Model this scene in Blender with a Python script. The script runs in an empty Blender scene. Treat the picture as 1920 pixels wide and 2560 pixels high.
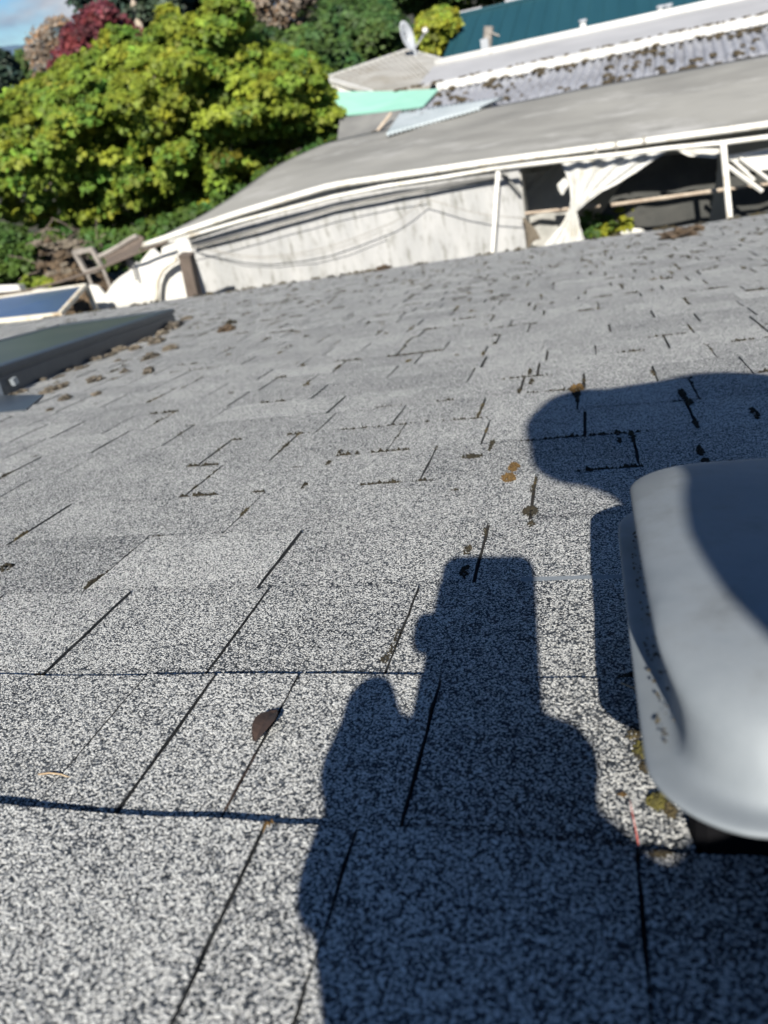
import bpy, bmesh, math, random
import numpy as np
from mathutils import Vector, Matrix, noise

# ------------------------------------------------------------------ frames
F = 1900.0; CX, CY = 960.0, 1280.0            # calibrated focal length (px of the 1920x2560 photograph)
HC = 0.284                                    # camera height over the shingles
CZ = 4.4                                      # camera height over the ground
def V3(*a): return np.array(a, float)
def unit(v): return v/np.linalg.norm(v)
nN = unit(V3(.158, 1, (.158*CX+CY-734.)/F))
dD = unit(V3(1450-CX, 734-.158*1450-CY, F)); dD = unit(dD-nN*(nN@dD))
PITCH = math.radians(14.5); CA, SA = math.cos(PITCH), math.sin(PITCH)
gG = CA*nN+SA*dD; cC = np.cross(nN, dD); yY = CA*dD-SA*nN
def cam2w(v): v = np.asarray(v, float); return V3(v@cC, v@yY, -(v@gG))
CAM = V3(0, 0, CZ)
def W(X, S, H=0.):                            # roof frame (across, down the slope, above) -> world
    H = H-HC
    return Vector((X, S*CA+H*SA, CZ-S*SA+H*CA))
def ray(x, y): return cam2w(((x-CX)/F, (y-CY)/F, 1.))
def atY(x, y, Y): r = ray(x, y); return Vector(CAM+r*(Y/r[1]))
def atZ(x, y, Z): r = ray(x, y); return Vector(CAM+r*((Z-CZ)/r[2]))
def RP(x, y, H=0.):                           # pixel -> roof frame coordinates
    r = V3((x-CX)/F, (y-CY)/F, 1.); p = r*((HC-H)/(nN@r)); return p@cC, p@dD

SC = bpy.context.scene; COL = SC.collection
# ------------------------------------------------------------------ camera
cd = bpy.data.cameras.new('camera'); cam = bpy.data.objects.new('camera', cd); COL.objects.link(cam); SC.camera = cam
R_, U_, B_ = cam2w((1, 0, 0)), cam2w((0, -1, 0)), cam2w((0, 0, -1))
cam.matrix_world = Matrix(((R_[0], U_[0], B_[0], 0), (R_[1], U_[1], B_[1], 0), (R_[2], U_[2], B_[2], CZ), (0, 0, 0, 1)))
cd.sensor_fit = 'VERTICAL'; cd.sensor_height = 36.0; cd.sensor_width = 27.0
cd.lens = 36.0*F/2560; cd.clip_start = .01; cd.clip_end = 3000
cd.dof.use_dof = True; cd.dof.focus_distance = .66; cd.dof.aperture_fstop = 7.2
# ------------------------------------------------------------------ light
antis = unit(cam2w(((1285-CX)/F, (1447-CY)/F, 1.)))      # travel direction of the sunlight
SUN_EL = math.asin(-antis[2]); to_sun = -antis
w = bpy.data.worlds.new('World'); SC.world = w; w.use_nodes = True
nt = w.node_tree; nt.nodes.clear()
def N(nt, t, **k):
    n = nt.nodes.new(t)
    for a, b in k.items():
        if a in n.inputs.keys(): n.inputs[a].default_value = b
        else: setattr(n, a, b)
    return n
sky = N(nt, 'ShaderNodeTexSky', sky_type='NISHITA', sun_disc=False)
sky.sun_elevation = SUN_EL; sky.sun_rotation = math.atan2(to_sun[0], to_sun[1])
sky.air_density = .85; sky.dust_density = .05; sky.ozone_density = 2.2; sky.altitude = 600
tc = N(nt, 'ShaderNodeTexCoord')
mp = N(nt, 'ShaderNodeMapping'); mp.inputs['Scale'].default_value = (1, 1, 2.2); mp.inputs['Location'].default_value = (.33, 0, .1)
nz = N(nt, 'ShaderNodeTexNoise', Scale=5.5, Detail=7., Roughness=.52)
rp = N(nt, 'ShaderNodeValToRGB'); rp.color_ramp.elements[0].position = .49; rp.color_ramp.elements[1].position = .60
nz2 = N(nt, 'ShaderNodeTexNoise', Scale=13., Detail=4.)
cr = N(nt, 'ShaderNodeValToRGB'); cr.color_ramp.elements[0].position = .35; cr.color_ramp.elements[0].color = (3.2, 3.9, 5.2, 1)
cr.color_ramp.elements[1].position = .62; cr.color_ramp.elements[1].color = (6.8, 7.2, 7.8, 1)
sep = N(nt, 'ShaderNodeSeparateXYZ'); mr = N(nt, 'ShaderNodeMapRange'); mr.inputs['From Min'].default_value = .30; mr.inputs['From Max'].default_value = .18
mul = N(nt, 'ShaderNodeMath', operation='MULTIPLY'); mx = N(nt, 'ShaderNodeMixRGB')
bg = N(nt, 'ShaderNodeBackground'); bg.inputs['Strength'].default_value = .05
out = N(nt, 'ShaderNodeOutputWorld'); L = nt.links.new
L(tc.outputs['Generated'], mp.inputs[0]); L(mp.outputs[0], nz.inputs['Vector']); L(mp.outputs[0], nz2.inputs['Vector'])
L(nz.outputs['Fac'], rp.inputs[0]); L(nz2.outputs['Fac'], cr.inputs[0]); L(tc.outputs['Generated'], sep.inputs[0])
L(sep.outputs['Z'], mr.inputs[0]); L(rp.outputs[0], mul.inputs[0]); L(mr.outputs[0], mul.inputs[1])
tint = N(nt, 'ShaderNodeMixRGB', blend_type='MULTIPLY', Fac=1.); tint.inputs[2].default_value = (.62, .82, 1., 1); L(sky.outputs[0], tint.inputs[1])
L(mul.outputs[0], mx.inputs[0]); L(tint.outputs[0], mx.inputs[1]); L(cr.outputs[0], mx.inputs[2]); L(mx.outputs[0], bg.inputs[0]); L(bg.outputs[0], out.inputs[0])
sd = bpy.data.lights.new('sun', 'SUN'); sd.energy = 5.0; sd.angle = math.radians(.53); sd.color = (1, .95, .86)
so = bpy.data.objects.new('sun', sd); COL.objects.link(so); so.rotation_euler = Vector(to_sun).to_track_quat('Z', 'Y').to_euler(); so.location = (0, -20, 30)
SC.view_settings.view_transform = 'Standard'; SC.view_settings.look = 'None'; SC.view_settings.exposure = .86; SC.view_settings.gamma = 1
SC.cycles.max_bounces = 6; SC.cycles.transparent_max_bounces = 8

# ------------------------------------------------------------------ materials
def mat(name, c1, c2=None, rough=.7, metal=0., scale=6., lo=.35, hi=.65, bump=0., bscale=None, stretch=(1, 1, 1), spec=.5, detail=5., attr=False, transl=0., c3=None, s3=1.5):
    m = bpy.data.materials.new(name); m.use_nodes = True; t = m.node_tree; l = t.links.new
    b = t.nodes['Principled BSDF']; b.inputs['Roughness'].default_value = rough; b.inputs['Metallic'].default_value = metal
    b.inputs['Specular IOR Level'].default_value = spec
    c4 = lambda c: (c[0], c[1], c[2], 1)
    co = N(t, 'ShaderNodeTexCoord'); ma = N(t, 'ShaderNodeMapping'); ma.inputs['Scale'].default_value = stretch
    l(co.outputs['Object'], ma.inputs[0])
    n1 = N(t, 'ShaderNodeTexNoise', Scale=scale, Detail=detail, Roughness=.6); l(ma.outputs[0], n1.inputs['Vector'])
    r = N(t, 'ShaderNodeValToRGB'); r.color_ramp.elements[0].position = lo; r.color_ramp.elements[1].position = hi
    r.color_ramp.elements[0].color = c4(c1); r.color_ramp.elements[1].color = c4(c2 or c1); l(n1.outputs['Fac'], r.inputs[0])
    col = r.outputs[0]
    if c3:
        n3 = N(t, 'ShaderNodeTexNoise', Scale=s3, Detail=6., Roughness=.7); l(ma.outputs[0], n3.inputs['Vector'])
        r3 = N(t, 'ShaderNodeValToRGB'); r3.color_ramp.elements[0].position = .52; r3.color_ramp.elements[1].position = .66; l(n3.outputs['Fac'], r3.inputs[0])
        m3 = N(t, 'ShaderNodeMixRGB'); l(r3.outputs[0], m3.inputs[0]); l(col, m3.inputs[1]); m3.inputs[2].default_value = c4(c3); col = m3.outputs[0]
    if attr:
        a = N(t, 'ShaderNodeAttribute', attribute_name='tone'); mm = N(t, 'ShaderNodeMixRGB', blend_type='MULTIPLY'); mm.inputs[0].default_value = 1
        l(col, mm.inputs[1]); l(a.outputs['Color'], mm.inputs[2]); col = mm.outputs[0]
    l(col, b.inputs['Base Color'])
    if bump:
        n2 = N(t, 'ShaderNodeTexNoise', Scale=bscale or scale*4, Detail=5.); l(ma.outputs[0], n2.inputs['Vector'])
        bp = N(t, 'ShaderNodeBump', Strength=.8, Distance=bump); l(n2.outputs['Fac'], bp.inputs['Height']); l(bp.outputs[0], b.inputs['Normal'])
    if transl:
        tr = N(t, 'ShaderNodeBsdfTranslucent'); l(col, tr.inputs[0]); ms = N(t, 'ShaderNodeMixShader', Fac=transl)
        l(b.outputs[0], ms.inputs[1]); l(tr.outputs[0], ms.inputs[2]); l(ms.outputs[0], t.nodes['Material Output'].inputs[0])
    return m

def granules():
    m = bpy.data.materials.new('mineral_granules'); m.use_nodes = True; t = m.node_tree; l = t.links.new
    b = t.nodes['Principled BSDF']; b.inputs['Roughness'].default_value = .85; b.inputs['Specular IOR Level'].default_value = .25
    co = N(t, 'ShaderNodeTexCoord')
    wn = N(t, 'ShaderNodeTexNoise', Scale=260., Detail=2.); l(co.outputs['Object'], wn.inputs['Vector'])
    wm = N(t, 'ShaderNodeMixRGB', blend_type='LINEAR_LIGHT', Fac=.0005); l(co.outputs['Object'], wm.inputs[1]); l(wn.outputs['Color'], wm.inputs[2])
    v = N(t, 'ShaderNodeTexVoronoi', Scale=860., Randomness=1.); l(wm.outputs[0], v.inputs['Vector'])
    sp = N(t, 'ShaderNodeSeparateColor'); l(v.outputs['Color'], sp.inputs[0])
    a = N(t, 'ShaderNodeAttribute', attribute_name='tone')
    big = N(t, 'ShaderNodeTexNoise', Scale=9., Detail=6., Roughness=.65); l(co.outputs['Object'], big.inputs['Vector'])
    bm_ = N(t, 'ShaderNodeMath', operation='MULTIPLY_ADD'); l(big.outputs['Fac'], bm_.inputs[0]); bm_.inputs[1].default_value = .42; bm_.inputs[2].default_value = -.135
    md = N(t, 'ShaderNodeTexNoise', Scale=150., Detail=3., Roughness=.7); l(co.outputs['Object'], md.inputs['Vector'])
    md2 = N(t, 'ShaderNodeMath', operation='MULTIPLY_ADD'); l(md.outputs['Fac'], md2.inputs[0]); md2.inputs[1].default_value = .46; md2.inputs[2].default_value = -.135
    ad0 = N(t, 'ShaderNodeMath', operation='ADD'); l(bm_.outputs[0], ad0.inputs[0]); l(md2.outputs[0], ad0.inputs[1])
    ad = N(t, 'ShaderNodeMath', operation='ADD'); l(sp.outputs[0], ad.inputs[0]); l(ad0.outputs[0], ad.inputs[1])
    ad2 = N(t, 'ShaderNodeMath', operation='ADD'); l(ad.outputs[0], ad2.inputs[0]); l(a.outputs['Fac'], ad2.inputs[1])
    r = N(t, 'ShaderNodeValToRGB'); cr = r.color_ramp; cr.elements[0].position = 0.; cr.elements[0].color = (.018, .023, .03, 1)
    cr.elements[1].position = 1.; cr.elements[1].color = (.86, .86, .82, 1)
    for p, c in ((.36, (.045, .055, .07, 1)), (.50, (.12, .135, .155, 1)), (.60, (.44, .45, .45, 1)), (.75, (.66, .66, .64, 1))):
        e = cr.elements.new(p); e.color = c
    l(ad2.outputs[0], r.inputs[0])
    hs = N(t, 'ShaderNodeMath', operation='MULTIPLY_ADD'); l(v.outputs['Distance'], hs.inputs[0]); hs.inputs[1].default_value = -1.1; l(sp.outputs[1], hs.inputs[2])
    dk = N(t, 'ShaderNodeMapRange'); l(v.outputs['Distance'], dk.inputs[0]); dk.inputs['From Min'].default_value = .30; dk.inputs['From Max'].default_value = .68; dk.inputs['To Min'].default_value = 1.; dk.inputs['To Max'].default_value = .34
    mm = N(t, 'ShaderNodeMixRGB', blend_type='MULTIPLY', Fac=1.); l(r.outputs[0], mm.inputs[1]); l(dk.outputs[0], mm.inputs[2])
    l(mm.outputs[0], b.inputs['Base Color'])
    bp = N(t, 'ShaderNodeBump', Strength=.75, Distance=.0009); l(hs.outputs[0], bp.inputs['Height']); l(bp.outputs[0], b.inputs['Normal'])
    return m

M = {}
M['gran'] = granules()
M['slot'] = mat('asphalt_gap', (.006, .006, .007), (.02, .018, .016), rough=.95, scale=90)
M['fascia'] = mat('painted_board', (.5, .5, .48), (.62, .62, .6), scale=12)
M['siding'] = mat('siding', (.45, .45, .42), (.55, .54, .5), scale=5)
M['vent'] = mat('galvanised_paint', (.172, .195, .215), (.222, .245, .265), rough=.62, metal=.1, scale=18, spec=.3, bump=.0003, bscale=60, detail=7, c3=(.15, .165, .175), s3=9)
M['slate'] = mat('slate_grey_metal', (.055, .068, .085), (.07, .085, .10), rough=.4, metal=.3, scale=20)
M['lens'] = mat('rubber_and_neck_shade', (.006, .006, .007), rough=.9, spec=.05)
M['moss'] = mat('dry_moss', (.022, .017, .009), (.075, .058, .024), rough=1, scale=160, lo=.4, hi=.62, bump=.001, bscale=700)
M['mossdark'] = mat('dark_moss', (.010, .009, .006), (.032, .026, .014), rough=1, scale=200, bump=.001, bscale=700)
M['lichen'] = mat('rust_lichen', (.045, .026, .008), (.12, .07, .02), rough=1, scale=250, bump=.0008, bscale=900)
M['debris'] = mat('dry_debris', (.06, .048, .034), (.20, .17, .13), rough=1, scale=60, bump=.003, bscale=120)
M['clod'] = mat('brown_clod', (.04, .028, .018), (.13, .09, .055), rough=1, scale=18, bump=.01, bscale=60)
M['leafdead'] = mat('dead_leaf', (.020, .012, .010), (.042, .024, .018), rough=.8, scale=150)
M['straw'] = mat('straw', (.30, .20, .12), (.42, .32, .2), rough=.8, scale=50)
M['redstem'] = mat('red_stem', (.35, .06, .05), (.45, .1, .08), rough=.7, scale=50)

def sheetmat(name, c1, c2, c3=None, **k): return mat(name, c1, c2, c3=c3, **k)
M['wallw'] = mat('weathered_white_plastic', (.32, .325, .325), (.43, .43, .425), rough=.6, scale=1.1, lo=.3, hi=.6, stretch=(3.2, 1, .8), c3=(.22, .22, .20), s3=4., bump=.01, bscale=2.)
M['clean'] = mat('cream_plastic', (.56, .55, .51), (.68, .67, .63), rough=.55, scale=2.5, bump=.03, bscale=1.6)
M['grf'] = mat('dirty_grey_membrane', (.235, .232, .218), (.39, .385, .362), rough=.75, scale=.55, lo=.36, hi=.62, c3=(.52, .515, .50), s3=.9, bump=.01, bscale=3., stretch=(.6, 1.5, 1), transl=.36)
M['pipe'] = mat('white_pvc', (.60, .59, .53), (.70, .69, .65), rough=.45, scale=5, c3=(.5, .45, .36), s3=9)
M['pipebrown'] = mat('bamboo_pole', (.32, .25, .19), (.45, .38, .3), rough=.6, scale=8)
M['wirem'] = mat('wire', (.20, .19, .17), (.3, .28, .25), rough=.6)
M['corr'] = mat('corrugated_grey', (.22, .225, .25), (.30, .31, .34), rough=.5, scale=1.5, c3=(.16, .16, .17), s3=2.)
M['corrlight'] = mat('corrugated_fibreglass', (.34, .385, .40), (.44, .48, .50), rough=.5, scale=2.)
M['pale'] = mat('pale_panel', (.31, .31, .32), (.38, .38, .39), rough=.6, scale=.8)
M['white'] = mat('white_paint', (.54, .54, .52), (.68, .67, .65), rough=.5, scale=2.5, c3=(.42, .40, .34), s3=5.)
M['teal'] = mat('teal_metal_roof', (.009, .050, .068), (.012, .058, .077), rough=.5, scale=.6, stretch=(4, .4, 1))
M['rooftile'] = mat('weathered_light_roof', (.30, .29, .265), (.38, .37, .345), rough=.8, scale=1.5, c3=(.26, .24, .2), s3=1.)
M['mint'] = mat('mint_panel', (.22, .46, .37), (.28, .52, .42), rough=.6, scale=1.2, stretch=(.5, .5, 6))
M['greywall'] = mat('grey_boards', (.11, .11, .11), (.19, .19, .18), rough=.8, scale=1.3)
M['dish'] = mat('dish_grey', (.34, .36, .39), (.42, .44, .47), rough=.5, scale=4)
M['cloth'] = mat('shade_cloth', (.32, .32, .30), (.45, .44, .41), rough=.9, scale=1.4, bump=.05, bscale=2.2)
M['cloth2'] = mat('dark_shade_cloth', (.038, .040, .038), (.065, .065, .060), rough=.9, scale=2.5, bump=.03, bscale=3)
M['curtain'] = mat('torn_curtain', (.46, .46, .44), (.60, .60, .58), rough=.7, scale=6, stretch=(3, 1, 1), c3=(.42, .39, .31), s3=5)
M['wood'] = mat('old_wood', (.075, .058, .046), (.14, .11, .09), rough=.85, scale=9, stretch=(8, 8, .6), bump=.004, bscale=30)
M['woodgrey'] = mat('grey_wood', (.20, .18, .16), (.32, .29, .26), rough=.85, scale=8)
M['bluegl'] = mat('blue_glazing', (.045, .075, .145), (.06, .10, .18), rough=.25, scale=2.5, spec=.8)
M['cream'] = mat('aged_cream_frame', (.60, .55, .44), (.72, .68, .58), rough=.6, scale=8, c3=(.45, .30, .14), s3=6)
M['glass'] = mat('skylight_glass', (.045, .055, .042), (.065, .075, .055), rough=.38, scale=3, spec=.35)
M['soil'] = mat('ground_soil', (.018, .022, .012), (.045, .038, .022), rough=1, scale=1.2, bump=.03, bscale=9)
M['bark'] = mat('bark', (.09, .07, .055), (.17, .14, .11), rough=.95, scale=14, stretch=(1, 1, .25), bump=.01)
def leafm(n, c1, c2, tr=.30, sc=1.3): return mat(n, c1, c2, rough=.6, scale=sc, attr=True, transl=tr, spec=.3)
M['maple'] = leafm('maple_leaf', (.090, .16, .020), (.225, .265, .028), tr=.34)
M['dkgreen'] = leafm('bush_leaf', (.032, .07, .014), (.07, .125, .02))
M['hillgreen'] = leafm('hill_leaf', (.035, .08, .02), (.075, .125, .03), sc=.35)
M['ygreen'] = leafm('yellow_green_leaf', (.16, .20, .02), (.26, .28, .03))
M['red'] = leafm('copper_leaf', (.07, .016, .022), (.13, .028, .034), tr=.2)
M['brown'] = leafm('dry_brown_leaf', (.16, .12, .085), (.24, .18, .13), tr=.15)
M['conif'] = leafm('conifer_needles', (.012, .026, .018), (.032, .055, .034), tr=.05)
M['hazehill'] = mat('haze_tinted_hill', (.055, .10, .16), (.08, .135, .20), rough=1, scale=.03)  # blue of the distant haze is mixed into the hill's own colour
M['cloth1'] = mat('jacket_cloth', (.03, .04, .07), (.05, .06, .09), rough=.9, scale=30)
M['skin'] = mat('skin', (.50, .30, .22), (.56, .34, .25), rough=.5, scale=30)
M['hair'] = mat('hair', (.03, .02, .015), (.06, .04, .03), rough=.7, scale=60)
M['trouser'] = mat('trousers', (.05, .05, .055), (.08, .08, .085), rough=.9, scale=40)
M['phone'] = mat('phone_shell', (.02, .02, .025), rough=.3)
M['earth_red'] = mat('terracotta', (.22, .10, .07), (.34, .18, .13), rough=.9, scale=6)

# ------------------------------------------------------------------ mesh helpers
class MB:
    def __init__(s): s.v = []; s.f = []; s.mi = []; s.t = []
    def add(s, vs, fs, mi=0, tone=None):
        o = len(s.v); s.v += [tuple(p) for p in vs]; s.f += [tuple(i+o for i in f) for f in fs]; s.mi += [mi]*len(fs)
        if tone is not None: s.t += [tone]*len(vs)
    def quad(s, a, b, c, d, mi=0, tone=None): s.add([a, b, c, d], [(0, 1, 2, 3)], mi, tone)
    def hexa(s, b, t, mi=0):                   # 4 bottom corners + 4 top corners
        s.add(list(b)+list(t), [(3, 2, 1, 0), (4, 5, 6, 7), (0, 1, 5, 4), (1, 2, 6, 5), (2, 3, 7, 6), (3, 0, 4, 7)], mi)
    def box(s, c, sx, sy, sz, M3=None, mi=0):
        vs = []
        for z in (-1, 1):
            for x, y in ((-1, -1), (1, -1), (1, 1), (-1, 1)):
                p = Vector((x*sx/2, y*sy/2, z*sz/2)); vs.append(Vector(c)+(M3 @ p if M3 else p))
        s.hexa(vs[:4], vs[4:], mi)
    def tube(s, pts, r, n=8, mi=0, r2=None, cap=True):
        pts = [Vector(p) for p in pts]; rings = []; K = len(pts); up = None
        for i, p in enumerate(pts):
            d = (pts[min(i+1, K-1)]-pts[max(i-1, 0)]).normalized()
            a = d.orthogonal().normalized() if up is None else (up-d*up.dot(d)).normalized()
            up = a; b = d.cross(a); rr = r if r2 is None else r+(r2-r)*i/(K-1)
            rings.append([p+(a*math.cos(2*math.pi*k/n)+b*math.sin(2*math.pi*k/n))*rr for k in range(n)])
        vs = [q for R in rings for q in R]; fs = []
        for i in range(K-1):
            for k in range(n): fs.append((i*n+k, i*n+(k+1) % n, (i+1)*n+(k+1) % n, (i+1)*n+k))
        if cap: fs += [tuple(range(n-1, -1, -1)), tuple((K-1)*n+k for k in range(n))]
        s.add(vs, fs, mi)
    def loft(s, rings, mi=0, top=True, bottom=False):
        n = len(rings[0]); vs = [p for R in rings for p in R]; fs = []
        for i in range(len(rings)-1):
            for k in range(n): fs.append((i*n+k, i*n+(k+1) % n, (i+1)*n+(k+1) % n, (i+1)*n+k))
        if top: fs.append(tuple((len(rings)-1)*n+k for k in range(n)))
        if bottom: fs.append(tuple(range(n-1, -1, -1)))
        s.add(vs, fs, mi)
    def build(s, name, mats, parent=None, smooth=False, mods=()):
        me = bpy.data.meshes.new(name); me.from_pydata([tuple(p) for p in s.v], [], s.f)
        for m in (mats if isinstance(mats, (list, tuple)) else [mats]): me.materials.append(m)
        me.polygons.foreach_set('material_index', s.mi)
        if s.t:
            at = me.color_attributes.new('tone', 'FLOAT_COLOR', 'POINT')
            at.data.foreach_set('color', np.array([(t, t, t, 1.) if np.isscalar(t) else (*t, 1.) for t in s.t], dtype=np.float32).ravel())
        if smooth: me.polygons.foreach_set('use_smooth', [True]*len(s.f))
        me.update(); o = bpy.data.objects.new(name, me); COL.objects.link(o)
        if parent is not None: o.parent = parent; o.matrix_parent_inverse = Matrix.Identity(4); o.location = -Vector(parent.location)
        return o
def tag(o, label=None, cat=None, group=None, kind=None):
    if label: o['label'] = label
    if cat: o['category'] = cat
    if group: o['group'] = group
    if kind: o['kind'] = kind
    return o
def thing(name, label, cat, loc=(0, 0, 0), group=None):
    o = bpy.data.objects.new(name, None); COL.objects.link(o); o.location = loc; o.empty_display_size = .1
    return tag(o, label, cat, group)
def lerp(a, b, t): return a+(b-a)*t
def slab(mb, quad, th, nu=1, nv=1, disp=None, mi=0):
    """subdivided quad a,b,c,d (a-b bottom edge, d-c top edge) with thickness th along its normal (away from it)"""
    a, b, c, d = [Vector(p) for p in quad]; n = ((b-a).cross(d-a)).normalized(); vs = []; fs = []
    for side in (0, 1):
        for j in range(nv+1):
            for i in range(nu+1):
                u, v = i/nu, j/nv; p = lerp(lerp(a, b, u), lerp(d, c, u), v)
                if disp: p = p+n*disp(u, v, p)
                vs.append(p-n*th*side)
    Q = (nu+1)*(nv+1); ix = lambda i, j, s: s*Q+j*(nu+1)+i
    for j in range(nv):
        for i in range(nu):
            fs.append((ix(i, j, 0), ix(i+1, j, 0), ix(i+1, j+1, 0), ix(i, j+1, 0)))
            fs.append((ix(i, j+1, 1), ix(i+1, j+1, 1), ix(i+1, j, 1), ix(i, j, 1)))
    for i in range(nu):
        fs.append((ix(i, 0, 1), ix(i+1, 0, 1), ix(i+1, 0, 0), ix(i, 0, 0))); fs.append((ix(i, nv, 0), ix(i+1, nv, 0), ix(i+1, nv, 1), ix(i, nv, 1)))
    for j in range(nv):
        fs.append((ix(0, j, 0), ix(0, j+1, 0), ix(0, j+1, 1), ix(0, j, 1))); fs.append((ix(nu, j+1, 0), ix(nu, j, 0), ix(nu, j, 1), ix(nu, j+1, 1)))
    mb.add(vs, fs, mi)

# ================================================================== OUR HOUSE: shingled roof
rnd = random.Random(7)
EAVE = 6.47
house = thing('house', 'low pitched house roof of speckled grey and white asphalt shingles filling the foreground', 'house', (0, 3, 0))
EXP = .1385; S0 = .285-EXP*20
courses = [S0+k*EXP for k in range(0, 200) if S0+k*EXP < EAVE-.05]+[EAVE]
D_ = 1920/1659
slots_px = {21: [(116, 1679), (503, 1696), (966, 1667)], 22: [(197, 1488), (631, 1482), (1030, 1475)], 23: [(538, 1349), (12, 1366), (1320, 1310)]}
fixed = {20: [(735, 2560), (430, 2560), (1620, 2523)], 21: [(191, 1900), (393, 1900), (647, 1880), (1047, 1900)], 22: [(116, 1679), (503, 1696), (966, 1667)],
         23: [(197, 1488), (631, 1482), (1195, 1400)], 24: [(538, 1349), (12, 1366), (1322, 1290)], 25: [(428, 1262), (1029, 1229)], 26: [(910, 1200)]}
# course index -> slots inside it; course k spans courses[k-1]..courses[k]
rb = MB(); SLOTX = []
def butt_h(k): return {20: .0066, 21: .0050, 22: .0038, 19: .003, 23: .0032}.get(k, .0030)
def wob(X, k, sc=9.): return noise.noise(Vector((X*sc, k*3.1, .5)))
tonerow = 0
for k in range(1, len(courses)):
    s0, s1 = courses[k-1], courses[k]
    near = 18 <= k <= 27
    x0, x1 = (-9., 6.5)
    if s1 < -.4: x0, x1 = -3, 3
    xs = [x0]; fx = []
    if k in fixed: fx = sorted(RP(*p)[0] for p in fixed[k])
    lo, hi = (fx[0]-.02, fx[-1]+.10) if fx else (1e9, -1e9)
    X = x0
    while X < x1:
        X += rnd.choice((.105, .125, .14, .16, .19, .25, .31))+rnd.uniform(-.012, .012)
        if lo-.07 < X < hi: continue
        xs.append(X)
    xs = sorted(xs+fx); prev_up = False
    hb = butt_h(k)
    for i in range(len(xs)-1):
        a, b = xs[i], xs[i+1]
        isf = any(abs(a-q) < 1e-6 for q in fx)
        up = rnd.random() < .45
        lift = .0009 if up else 0
        tone = max(-.08, min(.06, rnd.gauss(.0, .032)))+(.025 if up else -.022)-(.045 if k <= 20 else 0)
        gap = (rnd.choice((.0014, .0018, .0022))+.0015*max(0, s1) if (isf or rnd.random() < .86) else .0); gap = min(gap, .0085)
        if isf: gap = {20: .0018, 21: .0022, 22: .0024}.get(k, .003)
        if gap: SLOTX.append((a, k, isf))
        aa = a+gap+.00004; bb = b
        nseg = max(1, int((bb-aa)/.012)) if near and bb > -1 and aa < .8 else (max(1, int((bb-aa)/.06)) if s1 < 4 else 1)
        skew = rnd.uniform(-.0005, .0005) if near else rnd.uniform(-.002, .002)
        top = []; bot = []; low = []
        for q in range(nseg+1):
            xx = lerp(aa, bb, q/nseg)
            e = (.0012*wob(xx, k, 40)+.0022*wob(xx, k, 6)) if near else .004*wob(xx, k, 5)
            und = .0016*noise.noise(Vector((xx*3, s1*3, 2.)))
            skx = skew*(1 if 0 < q < nseg else 1)
            top.append((xx+skx, s0-.004, lift-.0003+und)); bot.append((xx, s1+e, hb*(1+.45*wob(xx, k+7, 11))+lift+und)); low.append((xx, s1+e+.0004, -.004))
        band = rnd.choice((0, 0, .10, .16, .2)); bw = rnd.uniform(.010, .022)/EXP
        vr = sorted({0., bw, 1.} | ({j/12 for j in range(13)} if near and -1.2 < aa < .9 else ({.35, .7} if s1 < 3 else set())))
        def pt(q, v):
            p = [lerp(top[q][c_], bot[q][c_], v) for c_ in range(3)]
            if q in (0, nseg) and 0 < v < 1: p[0] += (.0011 if near else .0016)*noise.noise(Vector((a*31+(7 if q else 0), v*5.+k, 3.)))+.0005*noise.noise(Vector((a*31+(7 if q else 0), v*23.+k, 9.)))
            return p
        for v0, v1 in zip(vr, vr[1:]):
            tt = tone-band if v1 <= bw+1e-6 else tone
            for q in range(nseg): rb.add([W(*pt(q, v0)), W(*pt(q+1, v0)), W(*pt(q+1, v1)), W(*pt(q, v1))][::-1], [(0, 1, 2, 3)], 0, tt)
            for q, o_ in ((0, (0, 1, 2, 3)), (nseg, (3, 2, 1, 0))):
                u0, u1 = pt(q, v0), pt(q, v1)
                rb.add([W(*u0), W(*u1), W(u1[0], u1[1], -.008), W(u0[0], u0[1], -.008)], [o_], 1, tone)
        for q in range(nseg):
            rb.add([W(*bot[q]), W(*bot[q+1]), W(*low[q+1]), W(*low[q])][::-1], [(0, 1, 2, 3)], 1, tone)
        if gap: # darker bed under the gap
            g0, g1 = a-.001, a+gap+.001
            rb.add([W(g0+skew, s0, -.0042), W(g1+skew, s0, -.0042), W(g1, s1, hb-.005), W(g0, s1, hb-.005)], [(3, 2, 1, 0)], 2, tone)
    # slots: pull back the right end of each tab by half a gap (done through overlap: bed only shows where the next tab starts)
    rb.add([W(x0, s0-.01, -.0065), W(x1, s0-.01, -.0065), W(x1, s1, -.0065), W(x0, s1, -.0065)], [(3, 2, 1, 0)], 2, 0.)
M['edge'] = mat('shingle_edge', (.02, .022, .025), (.07, .075, .08), rough=.95, scale=500)
roof = rb.build('roof', [M['gran'], M['edge'], M['slot']], house)
fb = MB()
e0, e1 = W(-9, EAVE-.03, -.03), W(6.5, EAVE-.03, -.03)
fb.box((-1.25, (W(0, EAVE-.06, 0)).y, W(0, EAVE-.06, 0).z-.13), 15.4, .03, .2); fb.build('fascia', M['fascia'], house)
wb = MB(); ye = W(0, EAVE-.5, 0).y; wb.box((-1.25, ye, (W(0, EAVE-.5, 0).z-.12)/2), 14.8, .15, W(0, EAVE-.5, 0).z-.12)
wb.build('wall', M['siding'], house)
db = MB()
ya, za = W(0, -2.5, -.03).y, W(0, -2.5, -.03).z
slab(db, [W(-3, -2.5, -.009), W(3, -2.5, -.009), W(3, EAVE-.08, -.009), W(-3, EAVE-.08, -.009)][::-1], -.012)
db.build('roof_deck', M['wood'], house)

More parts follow.
